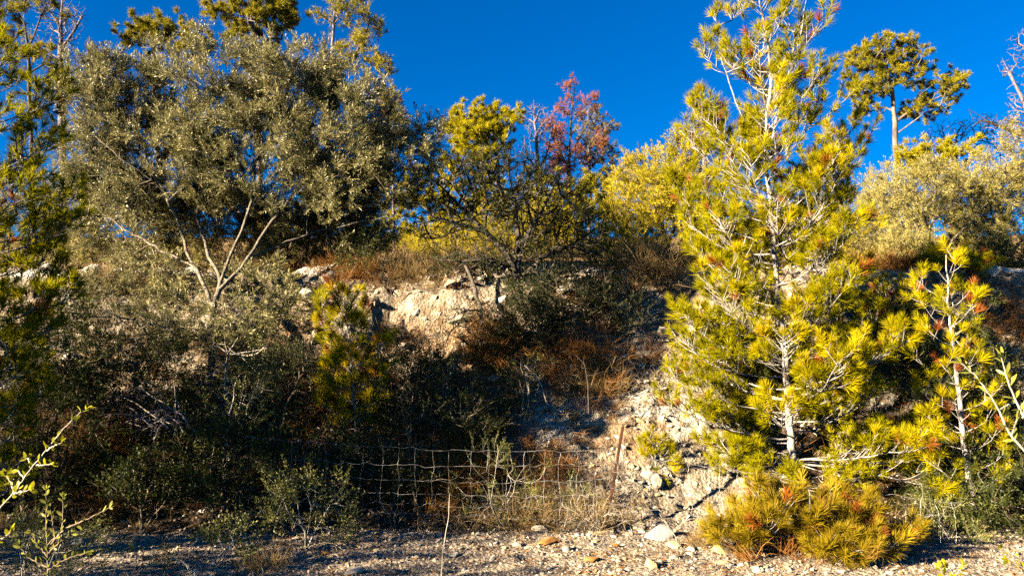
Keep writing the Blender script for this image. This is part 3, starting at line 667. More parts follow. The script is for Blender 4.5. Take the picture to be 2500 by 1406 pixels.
far_pine('tall flat topped pine with bare pale trunk standing right of the tall sunlit pine', [col(2190, 22, (2190, 430), (2185, 330), (2180, 240), (2165, 160)), [P(2185, 300, 22), P(2240, 260, 22), P(2310, 230, 22)], [P(2185, 330, 22), P(2260, 275, 21.7), P(2330, 240, 21.7)]],
         [PB(2150, 122, 72, 24, 22, 1.0), PB(2105, 185, 38, 62, 22, .8), PB(2200, 165, 72, 50, 22, 1.0), PB(2140, 220, 60, 36, 22, .8), PB(2280, 225, 66, 30, 22, .7), PB(2338, 200, 26, 36, 22, .5), PB(2250, 268, 60, 16, 22, .5), PB(2120, 275, 40, 20, 22, .4)], 520, 4200, 'needle_far', 304, .2, .8, th=.03, clumps=150, shell=.9)
far_pine('small round pine crown just above the olive shrubs', [col(2340, 20, (2340, 400), (2340, 350))], [PB(2345, 365, 50, 40, 20, .6), PB(2270, 390, 60, 35, 20, .7), PB(2215, 380, 30, 30, 20, .5)], 120, 800, 'needle_yellow', 305, .1, .9)
far_pine('big rounded dark green pine crown rising over the middle of the olive tree', [col(630, 19, (630, 300), (620, 120), (610, 20))],
         [PB(560, 20, 70, 45, 19, .9), PB(640, 0, 80, 60, 19, 1), PB(700, 30, 60, 40, 19, .8), PB(620, 70, 90, 30, 19, .8)], 200, 2000, 'needle_far', 306, .2, 1.0)
far_pine('smaller domed pine showing over the left shoulder of the olive tree', [col(380, 21, (380, 300), (375, 120))],
         [PB(365, 70, 60, 36, 21, .8), PB(330, 90, 40, 30, 21, .6), PB(420, 90, 50, 40, 21, .8), PB(470, 110, 50, 40, 21, .7)], 140, 1200, 'needle_far', 307, .16, 1.0)
far_pine('sparse half dead pine with pale grey twigs right of the olive crown', [col(800, 18, (800, 400), (805, 200), (815, 60), (820, -40)), [P(805, 200, 18), P(870, 130, 18), P(900, 60, 18)], [P(802, 260, 18), P(880, 200, 18), P(940, 190, 18)]],
         [PB(830, 20, 60, 50, 18, .8), PB(900, 60, 35, 45, 18, .5), PB(860, 130, 70, 45, 18, .7), PB(930, 160, 30, 30, 18, .4), PB(940, 250, 40, 40, 18, .5), PB(960, 290, 40, 30, 18, .4)], 420, 700, 'needle_far', 308, .16, .9, 'bark_grey', clumps=50)
far_pine('thin dying pine with red brown needles at the right edge of the olive crown', [col(960, 19, (960, 400), (965, 300))], [PB(970, 270, 35, 30, 19, .4), PB(950, 330, 45, 40, 19, .5)], 120, 200, 'needle_red', 309, .08, .7, 'bark_grey', clumps=24)
far_pine('dark pine with bare forked limbs in the top left corner', [col(70, 20, (75, 300), (70, 150), (60, 60), (20, -10)), [P(70, 120, 20), P(100, 40, 20), P(130, -20, 20)], [P(72, 170, 20), P(130, 140, 20), P(160, 130, 20)], [P(70, 100, 20), P(10, 70, 20), P(-30, 60, 20)]],
         [PB(20, 20, 50, 30, 20, .6), PB(110, 10, 50, 25, 20, .6), PB(100, 135, 60, 22, 20, .6), PB(20, 90, 40, 30, 20, .5), PB(120, 190, 70, 25, 20, .7)], 260, 650, 'needle_far', 310, .13, .9, 'bark_dark', clumps=26)
far_pine('dying pine on the skyline with red top and pale lower needles', [col(1385, 25, (1388, 460), (1390, 360), (1395, 280), (1405, 200)), [P(1390, 380, 25), P(1430, 310, 25), P(1455, 250, 25)], [P(1390, 400, 25), P(1350, 340, 25), P(1345, 300, 25)]],
         [PB(1405, 215, 28, 28, 25, .5), PB(1395, 262, 38, 30, 25, .6), PB(1345, 325, 38, 40, 25, .6), PB(1455, 255, 28, 20, 25, .4), PB(1470, 330, 30, 40, 25, .4), PB(1390, 390, 60, 50, 25, .6)], 600, 800, 'needle_red', 311, .17, .8, 'bark_dark', clumps=30)
far_pine('faded pine with thin yellow and grey needles beside the red topped pine', [col(1440, 25.6, (1440, 460), (1438, 360), (1435, 270)), [P(1438, 400, 25.6), P(1490, 360, 25.6)]],
         [PB(1435, 300, 45, 40, 25.6, .7), PB(1445, 370, 50, 50, 25.6, .8), PB(1480, 400, 30, 40, 25.6, .5), PB(1480, 310, 25, 40, 25.6, .4)], 330, 900, 'needle_pale', 312, .15, .8, 'bark_grey', clumps=34)
far_pine('dense pine in deep shadow below the red topped pine', [col(1420, 19, (1420, 600), (1415, 470))], [PB(1410, 470, 75, 45, 19, .9), PB(1450, 520, 70, 60, 19, .9), PB(1390, 540, 60, 60, 19, .8), PB(1470, 440, 40, 25, 19, .5), PB(1330, 470, 60, 40, 19, .7), PB(1300, 560, 60, 50, 19, .7)], 260, 2600, 'needle_far', 313, .2, .9, clumps=110)
def bare(name, label, limbs, blobs, n, bark, seed, base=.1, tip=.006, step=.3, clumps=0):
    return leafy(name, label, 'tree', limbs, blobs, n, 0, None, None, bark, tip, base, seed, th_branch=.03, step=step, clumps=clumps, shell=.7)
bare('dead_tree', 'leafless purple grey tree with fine twigs near the top left corner', [col(150, 22, (150, 300), (148, 150), (150, 40), (155, -60)), [P(150, 120, 22), P(185, 70, 22), P(200, 40, 22)]],
     [PB(140, 20, 60, 60, 22, 1), PB(175, 60, 35, 50, 22, .6), PB(110, 100, 50, 50, 22, .7), PB(160, 150, 60, 60, 22, .8)], 700, 'bark_grey', 321)
bare('dead_tree', 'leafless grey tree with fine twigs left of the red topped pine', [col(1315, 24, (1318, 470), (1312, 380), (1305, 300), (1303, 245)), [P(1315, 420, 24), P(1340, 360, 24), P(1345, 320, 24)], [P(1315, 430, 24), P(1285, 380, 24), P(1280, 340, 24)]],
     [PB(1308, 290, 38, 45, 24, .7), PB(1300, 370, 50, 50, 24, .7), PB(1345, 390, 40, 50, 24, .6), PB(1280, 410, 30, 40, 24, .5)], 800, 'bark_grey', 322, .09)
bare('dead_tree', 'leafless pale tree with drooping twigs cut by the right edge of the sky', [col(2535, 18, (2530, 400), (2520, 250), (2510, 100), (2500, 60)), [P(2525, 300, 18), P(2490, 230, 18), P(2450, 150, 18)]],
     [PB(2500, 110, 35, 50, 18, .5), PB(2480, 160, 45, 30, 18, .5), PB(2500, 240, 40, 50, 18, .5), PB(2470, 320, 60, 40, 18, .6)], 520, 'bark_grey', 323, .1)
bare('dead_tree', 'low leafless purple grey tree behind the flat topped pine', [col(2330, 24, (2330, 400), (2335, 330)), [P(2330, 380, 24), P(2400, 330, 24), P(2440, 310, 24)]],
     [PB(2320, 320, 60, 30, 24, .7), PB(2390, 310, 60, 35, 24, .7), PB(2420, 370, 60, 30, 24, .7), PB(2270, 350, 40, 30, 24, .6)], 700, 'bark_grey', 324, .08)
bare('dead_tree', 'leafless pale tree hidden behind the left side of the tall sunlit pine', [col(1720, 22, (1720, 400), (1718, 300), (1715, 240))],
     [PB(1710, 270, 40, 30, 22, .6), PB(1720, 330, 55, 50, 22, .7)], 450, 'bark_grey', 325, .07)
bare('dead_tree', 'leafless black tree with long crooked bough reaching in from the right', [col(2560, 15, (2550, 500), (2540, 400), (2530, 340)), [P(2540, 350, 15), P(2480, 325, 15), P(2420, 300, 15), P(2365, 268, 15)]],
     [PB(2430, 300, 70, 18, 15, .3), PB(2490, 320, 40, 25, 15, .3)], 110, 'bark_dark', 326, .05, .005)
bare('dead_sapling', 'thin bare black sapling poking above the yellow green shrub', [col(1575, 15.5, (1575, 500), (1568, 400), (1556, 345))], [PB(1565, 380, 14, 30, 15.5, .1)], 9, 'bark_dark', 327, .03, .006)
# ------------------------------------------------------------------ bushes on the bank and on the crest
def bush(name, label, px, py, rx, ry, Y, kind, seed, dens=1.0, rd=None, foot=None, group=None):
    c, rad = PB(px, py, rx, ry, Y, rd); foot = foot or px
    root = G(foot, Y); root[2] -= .05
    if c[2] < root[2]: c[2] = root[2] + rad[2] * .3
    r = np.random.default_rng(seed); a = rad[0] * rad[2] * 4 / .6
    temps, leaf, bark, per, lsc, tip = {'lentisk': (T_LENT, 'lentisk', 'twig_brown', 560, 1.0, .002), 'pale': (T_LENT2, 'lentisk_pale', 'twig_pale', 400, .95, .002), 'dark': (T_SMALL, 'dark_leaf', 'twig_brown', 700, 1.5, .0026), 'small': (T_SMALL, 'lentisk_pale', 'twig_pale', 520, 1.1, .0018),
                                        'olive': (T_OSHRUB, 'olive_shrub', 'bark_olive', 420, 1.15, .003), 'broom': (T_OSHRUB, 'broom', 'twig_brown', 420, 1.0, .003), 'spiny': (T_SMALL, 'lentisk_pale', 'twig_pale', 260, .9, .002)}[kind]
    ns = int(np.clip(a * per * dens * .95, 60, 2700)); na = int(np.clip(ns * .4, 24, 380))
    limbs = []
    for k in range(4):
        e = c + A([r.uniform(-.5, .5) * rad[0], r.uniform(-.4, .4) * rad[1], r.uniform(-.1, .5) * rad[2]]); m = (root + e) / 2 + r.normal(0, .05, 3)
        limbs.append([root + A([r.normal(0, .06), r.normal(0, .06), 0]) * (k > 0), m, e])
    return leafy(name, label, 'shrub', limbs, [(c, rad)], na, ns, temps, leaf, bark, tip, .012 + .012 * rad[0], seed, lsc=lsc, step=.1, clumps=int(np.clip(na / 6, 6, 60)), shell=.8, fol='foliage', updir=.6, group=group)
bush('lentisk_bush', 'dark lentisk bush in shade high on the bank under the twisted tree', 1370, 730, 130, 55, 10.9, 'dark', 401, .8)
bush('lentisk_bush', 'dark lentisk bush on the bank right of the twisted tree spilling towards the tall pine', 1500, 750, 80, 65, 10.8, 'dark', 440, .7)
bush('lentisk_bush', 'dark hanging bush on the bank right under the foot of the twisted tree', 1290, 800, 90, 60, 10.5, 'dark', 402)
bush('lentisk_bush', 'dark green lentisk bush filling the right edge behind the slim pine', 2430, 1010, 170, 190, 9.2, 'lentisk', 403, 1.2, .6)
bush('lentisk_bush', 'low dark green lentisk bush along the fence in the bottom right corner', 2430, 1290, 170, 120, 8.3, 'lentisk', 404, 1.1, .5)
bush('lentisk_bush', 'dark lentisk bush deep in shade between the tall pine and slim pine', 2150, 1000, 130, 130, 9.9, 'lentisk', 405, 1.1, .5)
bush('box_bush', 'small leaved pale green bush at the fence below the slim pine', 2290, 1290, 80, 80, 7.7, 'small', 406, .8, .3)
bush('lentisk_bush', 'dark lentisk thicket at the left edge below the cut off pine', 90, 830, 170, 130, 8.6, 'lentisk', 407, 1.0, .6)
bush('lentisk_bush', 'dark lentisk thicket under the left side of the olive tree', 330, 920, 150, 110, 9.2, 'lentisk', 408, .9, .6)
bush('lentisk_bush', 'black shaded bush on the toe of the bank left of the dead branches', 150, 1080, 150, 130, 8.5, 'lentisk', 409, 1.0, .5)
bush('lentisk_bush', 'small shaded bush with pale edged leaves on the dark verge', 370, 1185, 90, 70, 8.2, 'lentisk', 410, 1.0, .35)
bush('mastic_bush', 'leafy bush with light catching leaves hanging under the pale bare twig', 620, 950, 70, 110, 9.0, 'pale', 411, .5, .4, foot=560)
bush('lentisk_bush', 'shaded leafy bush behind the left end of the wire fence', 560, 1130, 120, 110, 8.5, 'lentisk', 412, 1.0, .5)
bush('lentisk_bush', 'wide dark bush behind the wire fence left of the golden bracken', 800, 1110, 150, 90, 8.9, 'lentisk', 413, .55, .5)
bush('mastic_bush', 'rounded green bush standing on the gravel in front of the fence', 765, 1255, 110, 75, 7.6, 'pale', 414, .9, .4)
bush('mastic_bush', 'little upright leafy bush on the gravel at the left', 540, 1330, 70, 75, 6.7, 'pale', 415, .6, .25)
bush('mastic_bush', 'tiny sprig bush at the gravel edge left of the little upright bush', 365, 1350, 50, 50, 6.6, 'small', 416, .5, .2)
bush('spiny_shrub', 'spiny pale twigged shrub standing in the fence wires in the middle', 1225, 1190, 110, 110, 8.35, 'spiny', 417, 1.0, .35)
bush('spiny_shrub', 'thin pale twigged bush with few leaves on the shaded bank', 1090, 960, 70, 70, 9.4, 'spiny', 418, .5, .3)
bush('spiny_shrub', 'low tangled pale twigged shrub left of the rusty post', 1370, 1230, 90, 60, 8.4, 'spiny', 419, .8, .3)
bush('lentisk_bush', 'dark leafy bush on the bank below the crooked hanging bough', 1010, 900, 120, 70, 9.9, 'dark', 420, .6, .4)
bush('mastic_bush', 'thin leafy sprout lit by the sun in the shaded middle of the bank', 1280, 900, 60, 50, 9.7, 'pale', 421, .4, .25)
bush('heather_bush', 'dark green heather bush on the crest above the right side scree', 2400, 640, 110, 45, 12.0, 'lentisk', 422, .8, .5)
bush('heather_bush', 'olive brown bush at the foot of the pale shrubs on the right crest', 2230, 640, 90, 45, 12.0, 'olive', 423, .7, .5)
bush('wild_olive_bush', 'yellowish bush behind the left limbs of the big olive tree', 300, 570, 190, 100, 12.6, 'olive', 424, .8, .5)
bush('wild_olive_bush', 'yellowish bush behind the right limbs of the big olive tree', 740, 590, 200, 80, 12.4, 'olive', 425, .8, .5)
bush('wild_olive_bush', 'tall olive brown bush behind the middle of the big olive tree', 500, 540, 170, 120, 12.6, 'olive', 431, .9, .5)
bush('wild_olive_bush', 'olive brown bush on the crest behind the cut off pine at the left edge', 90, 560, 170, 140, 15, 'olive', 432, .9, .9)
bush('broom_bush', 'yellow green bush low on the crest right of the dark twisted tree', 1500, 610, 80, 60, 13, 'broom', 433, 1.0, .6)
bush('broom_bush', 'bright yellow bush behind the twigs of the dark twisted tree', 1270, 570, 120, 90, 17, 'broom', 434, 1.0, .8)
bush('wild_olive_bush', 'olive coloured bush far back between the tall pine and the pale shrubs', 2080, 560, 140, 120, 15, 'olive', 435, .9, .9)
bush('lentisk_bush', 'dark bush on the crest between the olive tree and yellow pine scrub', 880, 620, 60, 70, 11.6, 'lentisk', 426, .8, .4)
bush('box_bush', 'small leaved bush with grey stems in the bottom left corner', 120, 1345, 130, 80, 5.6, 'small', 427, 1.0, .35)
bush('lentisk_bush', 'dark bush at the foot of the bank left of the olive trunk', 440, 1040, 110, 70, 8.9, 'lentisk', 428, .6, .4)
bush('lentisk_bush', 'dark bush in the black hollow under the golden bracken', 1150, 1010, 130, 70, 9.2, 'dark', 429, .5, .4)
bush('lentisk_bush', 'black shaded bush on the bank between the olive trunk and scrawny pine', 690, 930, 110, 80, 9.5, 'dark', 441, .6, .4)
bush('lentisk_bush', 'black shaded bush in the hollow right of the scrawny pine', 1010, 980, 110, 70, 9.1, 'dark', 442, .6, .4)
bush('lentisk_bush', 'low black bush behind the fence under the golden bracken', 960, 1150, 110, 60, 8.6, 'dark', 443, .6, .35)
bush('lentisk_bush', 'dark shaded bush behind the trunk of the tall sunlit pine', 1830, 960, 130, 110, 10.0, 'lentisk', 430, .9, .5)

bush('wild_olive_bush', 'pale yellow bush on the crest right behind the tall sunlit pine', 1800, 600, 150, 90, 14.5, 'olive', 436, .9, .8)
bush('wild_olive_bush', 'yellow bush on the crest glimpsed between the tall pine and the olive shrubs', 2000, 610, 120, 80, 13.2, 'broom', 437, .9, .8)
bush('broom_bush', 'yellow green bush low on the crest at the foot of the yellow pines', 1130, 600, 150, 50, 17, 'broom', 438, 1.0, .7)

bush('wild_olive_bush', 'olive bush on the crest filling the gap right of the big olive trunk', 690, 570, 120, 60, 13.5, 'olive', 445, .8, .5)
bush('wild_olive_bush', 'dark olive bush on the crest left of the yellow pine scrub', 850, 570, 100, 70, 13.8, 'olive', 446, .8, .5)

# ------------------------------------------------------------------ dry bracken, broom and grass
def dry_clump(name, label, px, py, rx, ry, Y, n, seed, leaf='dry', temps=None, sc=1.0, cat='dry plant', rd=None, on_ground=True, group=None):
    r = np.random.default_rng(seed); c, rad = PB(px, py, rx, ry, Y, rd)
    d = r.normal(0, .5, (n, 3)) * A(rad); p = c + d
    if on_ground:
        gz = hgt(p[:, 0], p[:, 1]); p[:, 2] = np.clip(p[:, 2], gz - .02, gz + rad[2] * r.uniform(0, 1.2, n))
    dr = unit(d / A(rad) * .6 + A([0, -.1, .7]) + r.normal(0, .35, (n, 3)))
    g = Geo(); join_instances(g, temps or T_DRY, p, dr, sc * r.uniform(.6, 1.2, n), r)
    top = thing(name, label, cat, group=group); tag(g.build('stems', M[leaf], top), kind='stuff'); return top
D = 'dry_bracken'
dry_clump(D, 'golden dead bracken mound catching the sun behind the fence', 1075, 1050, 90, 60, 8.9, 150, 501)
dry_clump(D, 'orange dead bracken hanging on the pale bank left of the twisted trunk', 1200, 740, 70, 70, 10.4, 150, 502)
dry_clump(D, 'rusty dead bracken patch under the dark hanging bush', 1400, 850, 130, 60, 10.2, 170, 503)
dry_clump(D, 'golden dead bracken patch above the scree right of the middle', 1450, 910, 70, 40, 9.9, 45, 504, 'straw')
dry_clump(D, 'dim orange dead bracken under the left limbs of the olive tree', 310, 850, 120, 45, 9.4, 160, 505)
dry_clump(D, 'dim golden dead bracken beside the olive trunk', 430, 900, 70, 60, 9.3, 100, 506)
dry_clump(D, 'brown dead bracken behind the small scrawny pine', 820, 830, 90, 60, 9.9, 120, 507)
dry_clump(D, 'brown dead bracken at the foot of the dead branch heap', 290, 1070, 90, 45, 8.7, 90, 508)
dry_clump(D, 'reddish dead bracken at the edge of the black hollow', 1190, 1000, 60, 40, 9.1, 70, 509)
dry_clump('dry_brush', 'golden brown dead stems and fallen needles caught inside the low golden pine', 1960, 1320, 170, 55, 7.3, 130, 522, 'dry', sc=.9, rd=.5)
dry_clump('dry_broom', 'fan of dry yellow stems below the yellow green shrub', 1590, 620, 90, 50, 11.6, 130, 510, 'straw', sc=1.5)
dry_clump('dry_brush', 'straw coloured dry brush along the crest behind the twisted tree', 1040, 655, 130, 22, 11.7, 190, 511, 'straw')
dry_clump('dry_brush', 'orange dry brush on the crest right of the olive tree', 860, 665, 90, 25, 11.6, 130, 512)
dry_clump('dry_brush', 'brown dry brush at the crest right of the tall pine', 2180, 660, 110, 30, 11.7, 150, 513)
dry_clump('dry_brush', 'brown dry brush on the scree at the right edge', 2440, 770, 90, 40, 10.6, 120, 514)
dry_clump('dry_brush', 'orange tangle of dry stems on the small ledge under the scree', 1340, 1050, 70, 40, 9.0, 70, 515, 'dry', sc=.8)
dry_clump('dry_brush', 'straw tangle of dead stems in the fence left of the rusty post', 1330, 1240, 160, 45, 8.4, 120, 516, 'straw', sc=.8)
dry_clump('dry_grass_tuft', 'yellow dry grass tuft beside the little upright bush on the gravel', 640, 1370, 50, 22, 6.5, 40, 517, 'straw', T_GRASS, .8, 'grass tuft')
dry_clump('dry_grass_tuft', 'straw grass tuft among the stones at the foot of the golden pine', 1730, 1330, 40, 30, 7.4, 40, 518, 'straw', T_GRASS, 1.0, 'grass tuft')
dry_clump('dry_grass_tuft', 'straw grass tuft at the foot of the rusty post', 1450, 1290, 40, 35, 8.25, 50, 519, 'straw', T_GRASS, 1.1, 'grass tuft')
dry_clump('dry_brush', 'straw coloured dry brush beside the pale band under the olive tree', 620, 745, 120, 35, 10.2, 140, 520, 'straw')
dry_clump('dry_brush', 'dry brush on the crest under the left part of the olive crown', 330, 690, 170, 30, 11.2, 160, 521, 'straw')

def scatter_ground(n, x0, x1, y0, y1, seed, keep=None):
    r = np.random.default_rng(seed); x, y = r.uniform(x0, x1, n), r.uniform(y0, y1, n)
    if keep is not None: m = keep(x, y, r); x, y = x[m], y[m]
    return np.stack([x, y, hgt(x, y)], -1), r
p, r = scatter_ground(4200, -7, 7.2, 8.2, 12.4, 601, lambda x, y, r: fbm(x * .9, y * .9, 3, 81) + r.normal(0, .12, len(x)) > .04)
g = Geo(); join_instances(g, T_GRASS, p, A([[0, -.15, 1.]]) + r.normal(0, .3, p.shape), r.uniform(.4, 1.0, len(p)), r); tag(g.build('dry_grass', M['straw']), kind='stuff')
p, r = scatter_ground(900, -6, 6.8, 8.7, 11.7, 605, lambda x, y, r: fbm(x * .8 + 9, y * .8, 3, 86) + r.normal(0, .12, len(x)) - .5 * (np.abs(x - 1.4) < 1.0) * (y < 10.3) > -.02)
g = Geo(); join_instances(g, T_DRY, p, A([[0, -.3, 1.]]) + r.normal(0, .45, p.shape), r.uniform(.4, 1.1, len(p)), r); tag(g.build('dry_scrub', M['dry']), kind='stuff')
p, r = scatter_ground(1200, -4, 4.6, 5.2, 8.3, 602, lambda x, y, r: fbm(x * 1.4, y * 1.4, 3, 82) + r.normal(0, .1, len(x)) > .08)
g = Geo(); join_instances(g, T_GRASS, p, A([[0, 0, 1.]]) + r.normal(0, .35, p.shape), r.uniform(.2, .5, len(p)), r); tag(g.build('verge_grass', M['straw']), kind='stuff')
p, r = scatter_ground(9000, -4, 5, 5.2, 8.4, 604, lambda x, y, r: fbm(x * 1.1, y * 1.7, 3, 85) + r.normal(0, .15, len(x)) + .06 * (x > 1.5) > .02)
g = Geo(); join_instances(g, [(A([[-.02, 0, 0], [.02, 0, .004], [.012, .004, .008], [-.014, .003, .006]]), A([[0, 1, 2], [0, 2, 3]]), np.full(4, .5))], p + A([0, 0, .008]), A([[0, 0, 1.]]) + r.normal(0, .5, p.shape), r.uniform(.4, 1.5, len(p)), r); tag(g.build('leaf_litter', M['dry']), kind='stuff')
p, r = scatter_ground(1500, -12, 14, 11.9, 26, 603)
g = Geo(); join_instances(g, T_DRY, p, A([[0, 0, 1.]]) + r.normal(0, .3, p.shape), r.uniform(.8, 1.8, len(p)), r); tag(g.build('plateau_undergrowth', M['straw']), kind='stuff')

# ------------------------------------------------------------------ stones and gravel
def ico(sub):
    bm = bmesh.new(); bmesh.ops.create_icosphere(bm, subdivisions=sub, radius=1); v = A([x.co[:] for x in bm.verts]); f = A([[q.index for q in p.verts] for p in bm.faces]); bm.free(); return v, f
IV2, IF2 = ico(3); IV1, IF1 = ico(2); IV0, IF0 = ico(1)
def rock_shape(seed, v, planes=11, sq=(1, .8, .6), rough=.03):
    r = np.random.default_rng(seed); n = unit(r.normal(0, 1, (planes, 3))); d = r.uniform(.55, .95, planes)
    k = v @ n.T; rr = np.where(k > .05, d / np.maximum(k, .05), 9).min(1); rr = np.minimum(rr, 1.15)
    q = v * rr[:, None]
    q = q * (1 + rough * (fbm(q[:, 0] * 5 + seed, q[:, 1] * 5 + q[:, 2] * 3, 3, seed)[:, None] * 2)) * A(sq); return q
ROCK = {}
def rock_me(mk, v, hi):
    if (mk, v, hi) not in ROCK:
        g = Geo(); V, F = (IV2, IF2) if hi else (IV1, IF1)
        g.add(rock_shape(700 + v, V, 8 + v % 4, (1, .65 + .12 * (v % 4), .45 + .1 * (v % 3)), .05), F, .5); ROCK[(mk, v, hi)] = g.mesh('rock', M[mk])
    return ROCK[(mk, v, hi)]
def rock(label, px, py, w, mk, v, rot, flat=1.0, group=None, name='rock', p=None, hi=True):
    p = ground_hit(px, py) if p is None else p; s = w / FPX * p[1] / 2
    o = link(name, rock_me(mk, v, hi)); o.location = (p[0], p[1], p[2] - s * .02 * flat); o.scale = (s, s, s * flat)
    o.rotation_euler = (rot * .13 % .5 - .2, rot * .07 % .4 - .2, rot); tag(o, label, 'rock', group); return o
rock('flat ochre brown slab of stone lying on the gravel in the middle', 1335, 1325, 62, 'stone_orange', 1, .4, .8)
rock('big grey cracked boulder in the stone heap by the fence', 1610, 1315, 72, 'stone_grey', 2, .9, 1.1)
rock('yellowish boulder leaning on the big grey cracked boulder', 1650, 1335, 46, 'stone_yellow', 3, 2.2, 1.3)
rock('large bright yellow rock at the foot of the golden pine', 1762, 1348, 54, 'stone_yellow', 4, .2, 1.2)
rock('upright pale rock at the bottom edge of the gravel', 1590, 1385, 34, 'stone_yellow', 5, 1.7, 1.9)
rock('white angular block lying on the shaded gravel at the left', 196, 1326, 36, 'stone_grey', 6, .8, 1.8)
rock('small bright orange stone on the gravel right of the ochre slab', 1500, 1334, 24, 'stone_orange', 7, 2.7, .9)
rock('low reddish slab half sunk in the gravel', 1440, 1368, 50, 'stone_orange', 8, .5, .5)
rock('pale round stone on the gravel below the dry stalk', 1105, 1357, 30, 'stone', 9, .3, 1.2)
rock('cream stone with flat top on the gravel below the ochre slab', 1382, 1346, 26, 'stone', 10, 1.1, 1.3)
rock('small pale stone left of the ochre slab', 1264, 1330, 22, 'stone', 11, 2.0, 1.2)
rock('small orange stone far left on the middle gravel', 1018, 1313, 20, 'stone_orange', 0, 1.0, .7)
rock('mossy brown rock at the fence above the ochre slab', 1322, 1293, 44, 'stone', 3, 2.5, 1.1)
rock('white round rock beside the grass tuft near the golden pine', 1690, 1345, 28, 'stone', 5, .9, 1.1)
rock('pale block above the cracked boulder in the stone heap', 1560, 1294, 36, 'stone', 2, 2.9, 1.2)
rock('small white stone on top of the heap by the cracked boulder', 1556, 1284, 24, 'stone_grey', 9, .6, 1.2)
rock('cream boulder on the bright scree patch behind the fence', 1605, 1180, 50, 'stone', 4, 1.4, 1.2)
rock('long pale boulder at the top of the bright scree patch', 1580, 1160, 40, 'stone', 8, .1, .9)
rock('tan stone block on the shaded scree above the rusty post', 1562, 1030, 34, 'stone_yellow', 6, 1.9, 1.3)
rock('oval cream rock on the ledge in the middle of the bank', 1325, 1000, 36, 'stone', 7, .2, .9)
rock('little white stone lying below the ledge on dark ground', 1292, 1066, 18, 'stone_grey', 1, 1.2, 1.0)
rock('pale slab at the bottom edge left of the middle', 860, 1397, 50, 'stone', 10, .7, .6)
rock('orange tinted stone at the bottom edge near the yellow grass', 800, 1355, 40, 'stone_orange', 5, 2.1, .7)
rock('pale stone beside the rounded green bush on the gravel', 718, 1302, 26, 'stone', 6, 1.2, .8)
rock('bright block at the bottom edge below the golden pine', 1850, 1392, 30, 'stone', 3, .4, 1.3)
rock('cream boulder at the bottom edge right of the upright pale rock', 1765, 1376, 44, 'stone_yellow', 0, 2.4, 1.0)
MARK = [((1335, 1325), 'beside the flat ochre slab'), ((1440, 1368), 'near the low reddish slab'), ((1610, 1315), 'in the heap round the big cracked boulder'), ((1762, 1348), 'near the large bright yellow rock'),
        ((1590, 1385), 'round the upright pale rock at the bottom edge'), ((1105, 1357), 'below the dry stalk'), ((1480, 1290), 'at the foot of the rusty post'), ((2000, 1385), 'in front of the low golden pine'), ((1720, 1290), 'under the sagging fence wires'), ((900, 1390), 'at the bottom edge of the shaded gravel')]
SMARK = [((1520, 1200), 'behind the rusty post'), ((1605, 1180), 'round the cream boulder on the scree'), ((1600, 1120), 'by the pine seedling'), ((1562, 1030), 'near the tan block on the scree'), ((1460, 1080), 'on the shaded left side of the scree'), ((1690, 1240), 'at the foot of the scree by the tall pine'), ((1640, 960), 'high on the scree')]
HUE = {'stone': 'cream', 'stone_grey': 'grey', 'stone_yellow': 'yellowish'}
def small_rock(px, py, w, mk, big, marks, bed):
    m = min(marks, key=lambda q: (q[0][0] - px) ** 2 + (3 * (q[0][1] - py)) ** 2)[1]; size = 'fist sized' if w > big else 'small'
    rock(f'{size} {HUE[mk]} {bed} {m}', px, py, w, mk, int(r.integers(12)), r.uniform(0, 3), r.uniform(.8, 1.3), f'{size} {HUE[mk]} stones {m}', hi=False)
r = np.random.default_rng(710); cnt = 0
for _ in range(400):
    if cnt >= 130: break
    px, py = r.uniform(850, 2250), r.uniform(1270, 1402); w = r.uniform(11, 21) * (1.3 if px > 1480 and py < 1345 else 1)
    if px < 1480 and py < 1300 or (px < 1400 and r.random() < .5): continue
    small_rock(px, py, w, ('stone', 'stone', 'stone_grey', 'stone_yellow')[r.integers(4)], 17, MARK, 'loose stone'); cnt += 1
for _ in range(60):
    px, py = r.normal(1600, 95), r.uniform(930, 1290)
    if px < 1400 or px > 1860: continue
    small_rock(px, py, r.uniform(10, 23), ('stone', 'stone', 'stone_yellow')[r.integers(3)], 17, SMARK, 'stone lodged')
def pebbles(name, n, x0, x1, y0, y1, s0, s1, mk, seed, keep=None):
    p, r = scatter_ground(n, x0, x1, y0, y1, seed, keep); tv = []
    for k in range(6):
        V, F = (A(bp_v), bp_f) if k < 2 else (OV, OF)
        v = rock_shape(800 + k, V, 7, (1, .8, .6), .0) if k < 2 else V * np.random.default_rng(k).uniform(.6, 1.2, (6, 3)) * A([1, .8, .6]) + np.random.default_rng(k + 9).normal(0, .18, (6, 3)); tv.append((v, A(F), np.full(len(v), .5)))
    g = Geo(); s = s0 + (s1 - s0) * r.random(len(p)) ** 3
    join_instances(g, tv, p + A([0, 0, 1]) * s[:, None] * .2, A([[0, 0, 1.]]) + r.normal(0, .4, p.shape), s, r); tag(g.build(name, M[mk]), kind='stuff')
OV = A([[1., 0, 0], [-1, 0, 0], [0, 1, 0], [0, -1, 0], [0, 0, 1], [0, 0, -1]]); OF = [[0, 2, 4], [2, 1, 4], [1, 3, 4], [3, 0, 4], [2, 0, 5], [1, 2, 5], [3, 1, 5], [0, 3, 5]]
_t = (1 + 5 ** .5) / 2
bp_v = unit(A([[-1, _t, 0], [1, _t, 0], [-1, -_t, 0], [1, -_t, 0], [0, -1, _t], [0, 1, _t], [0, -1, -_t], [0, 1, -_t], [_t, 0, -1], [_t, 0, 1], [-_t, 0, -1], [-_t, 0, 1]]))
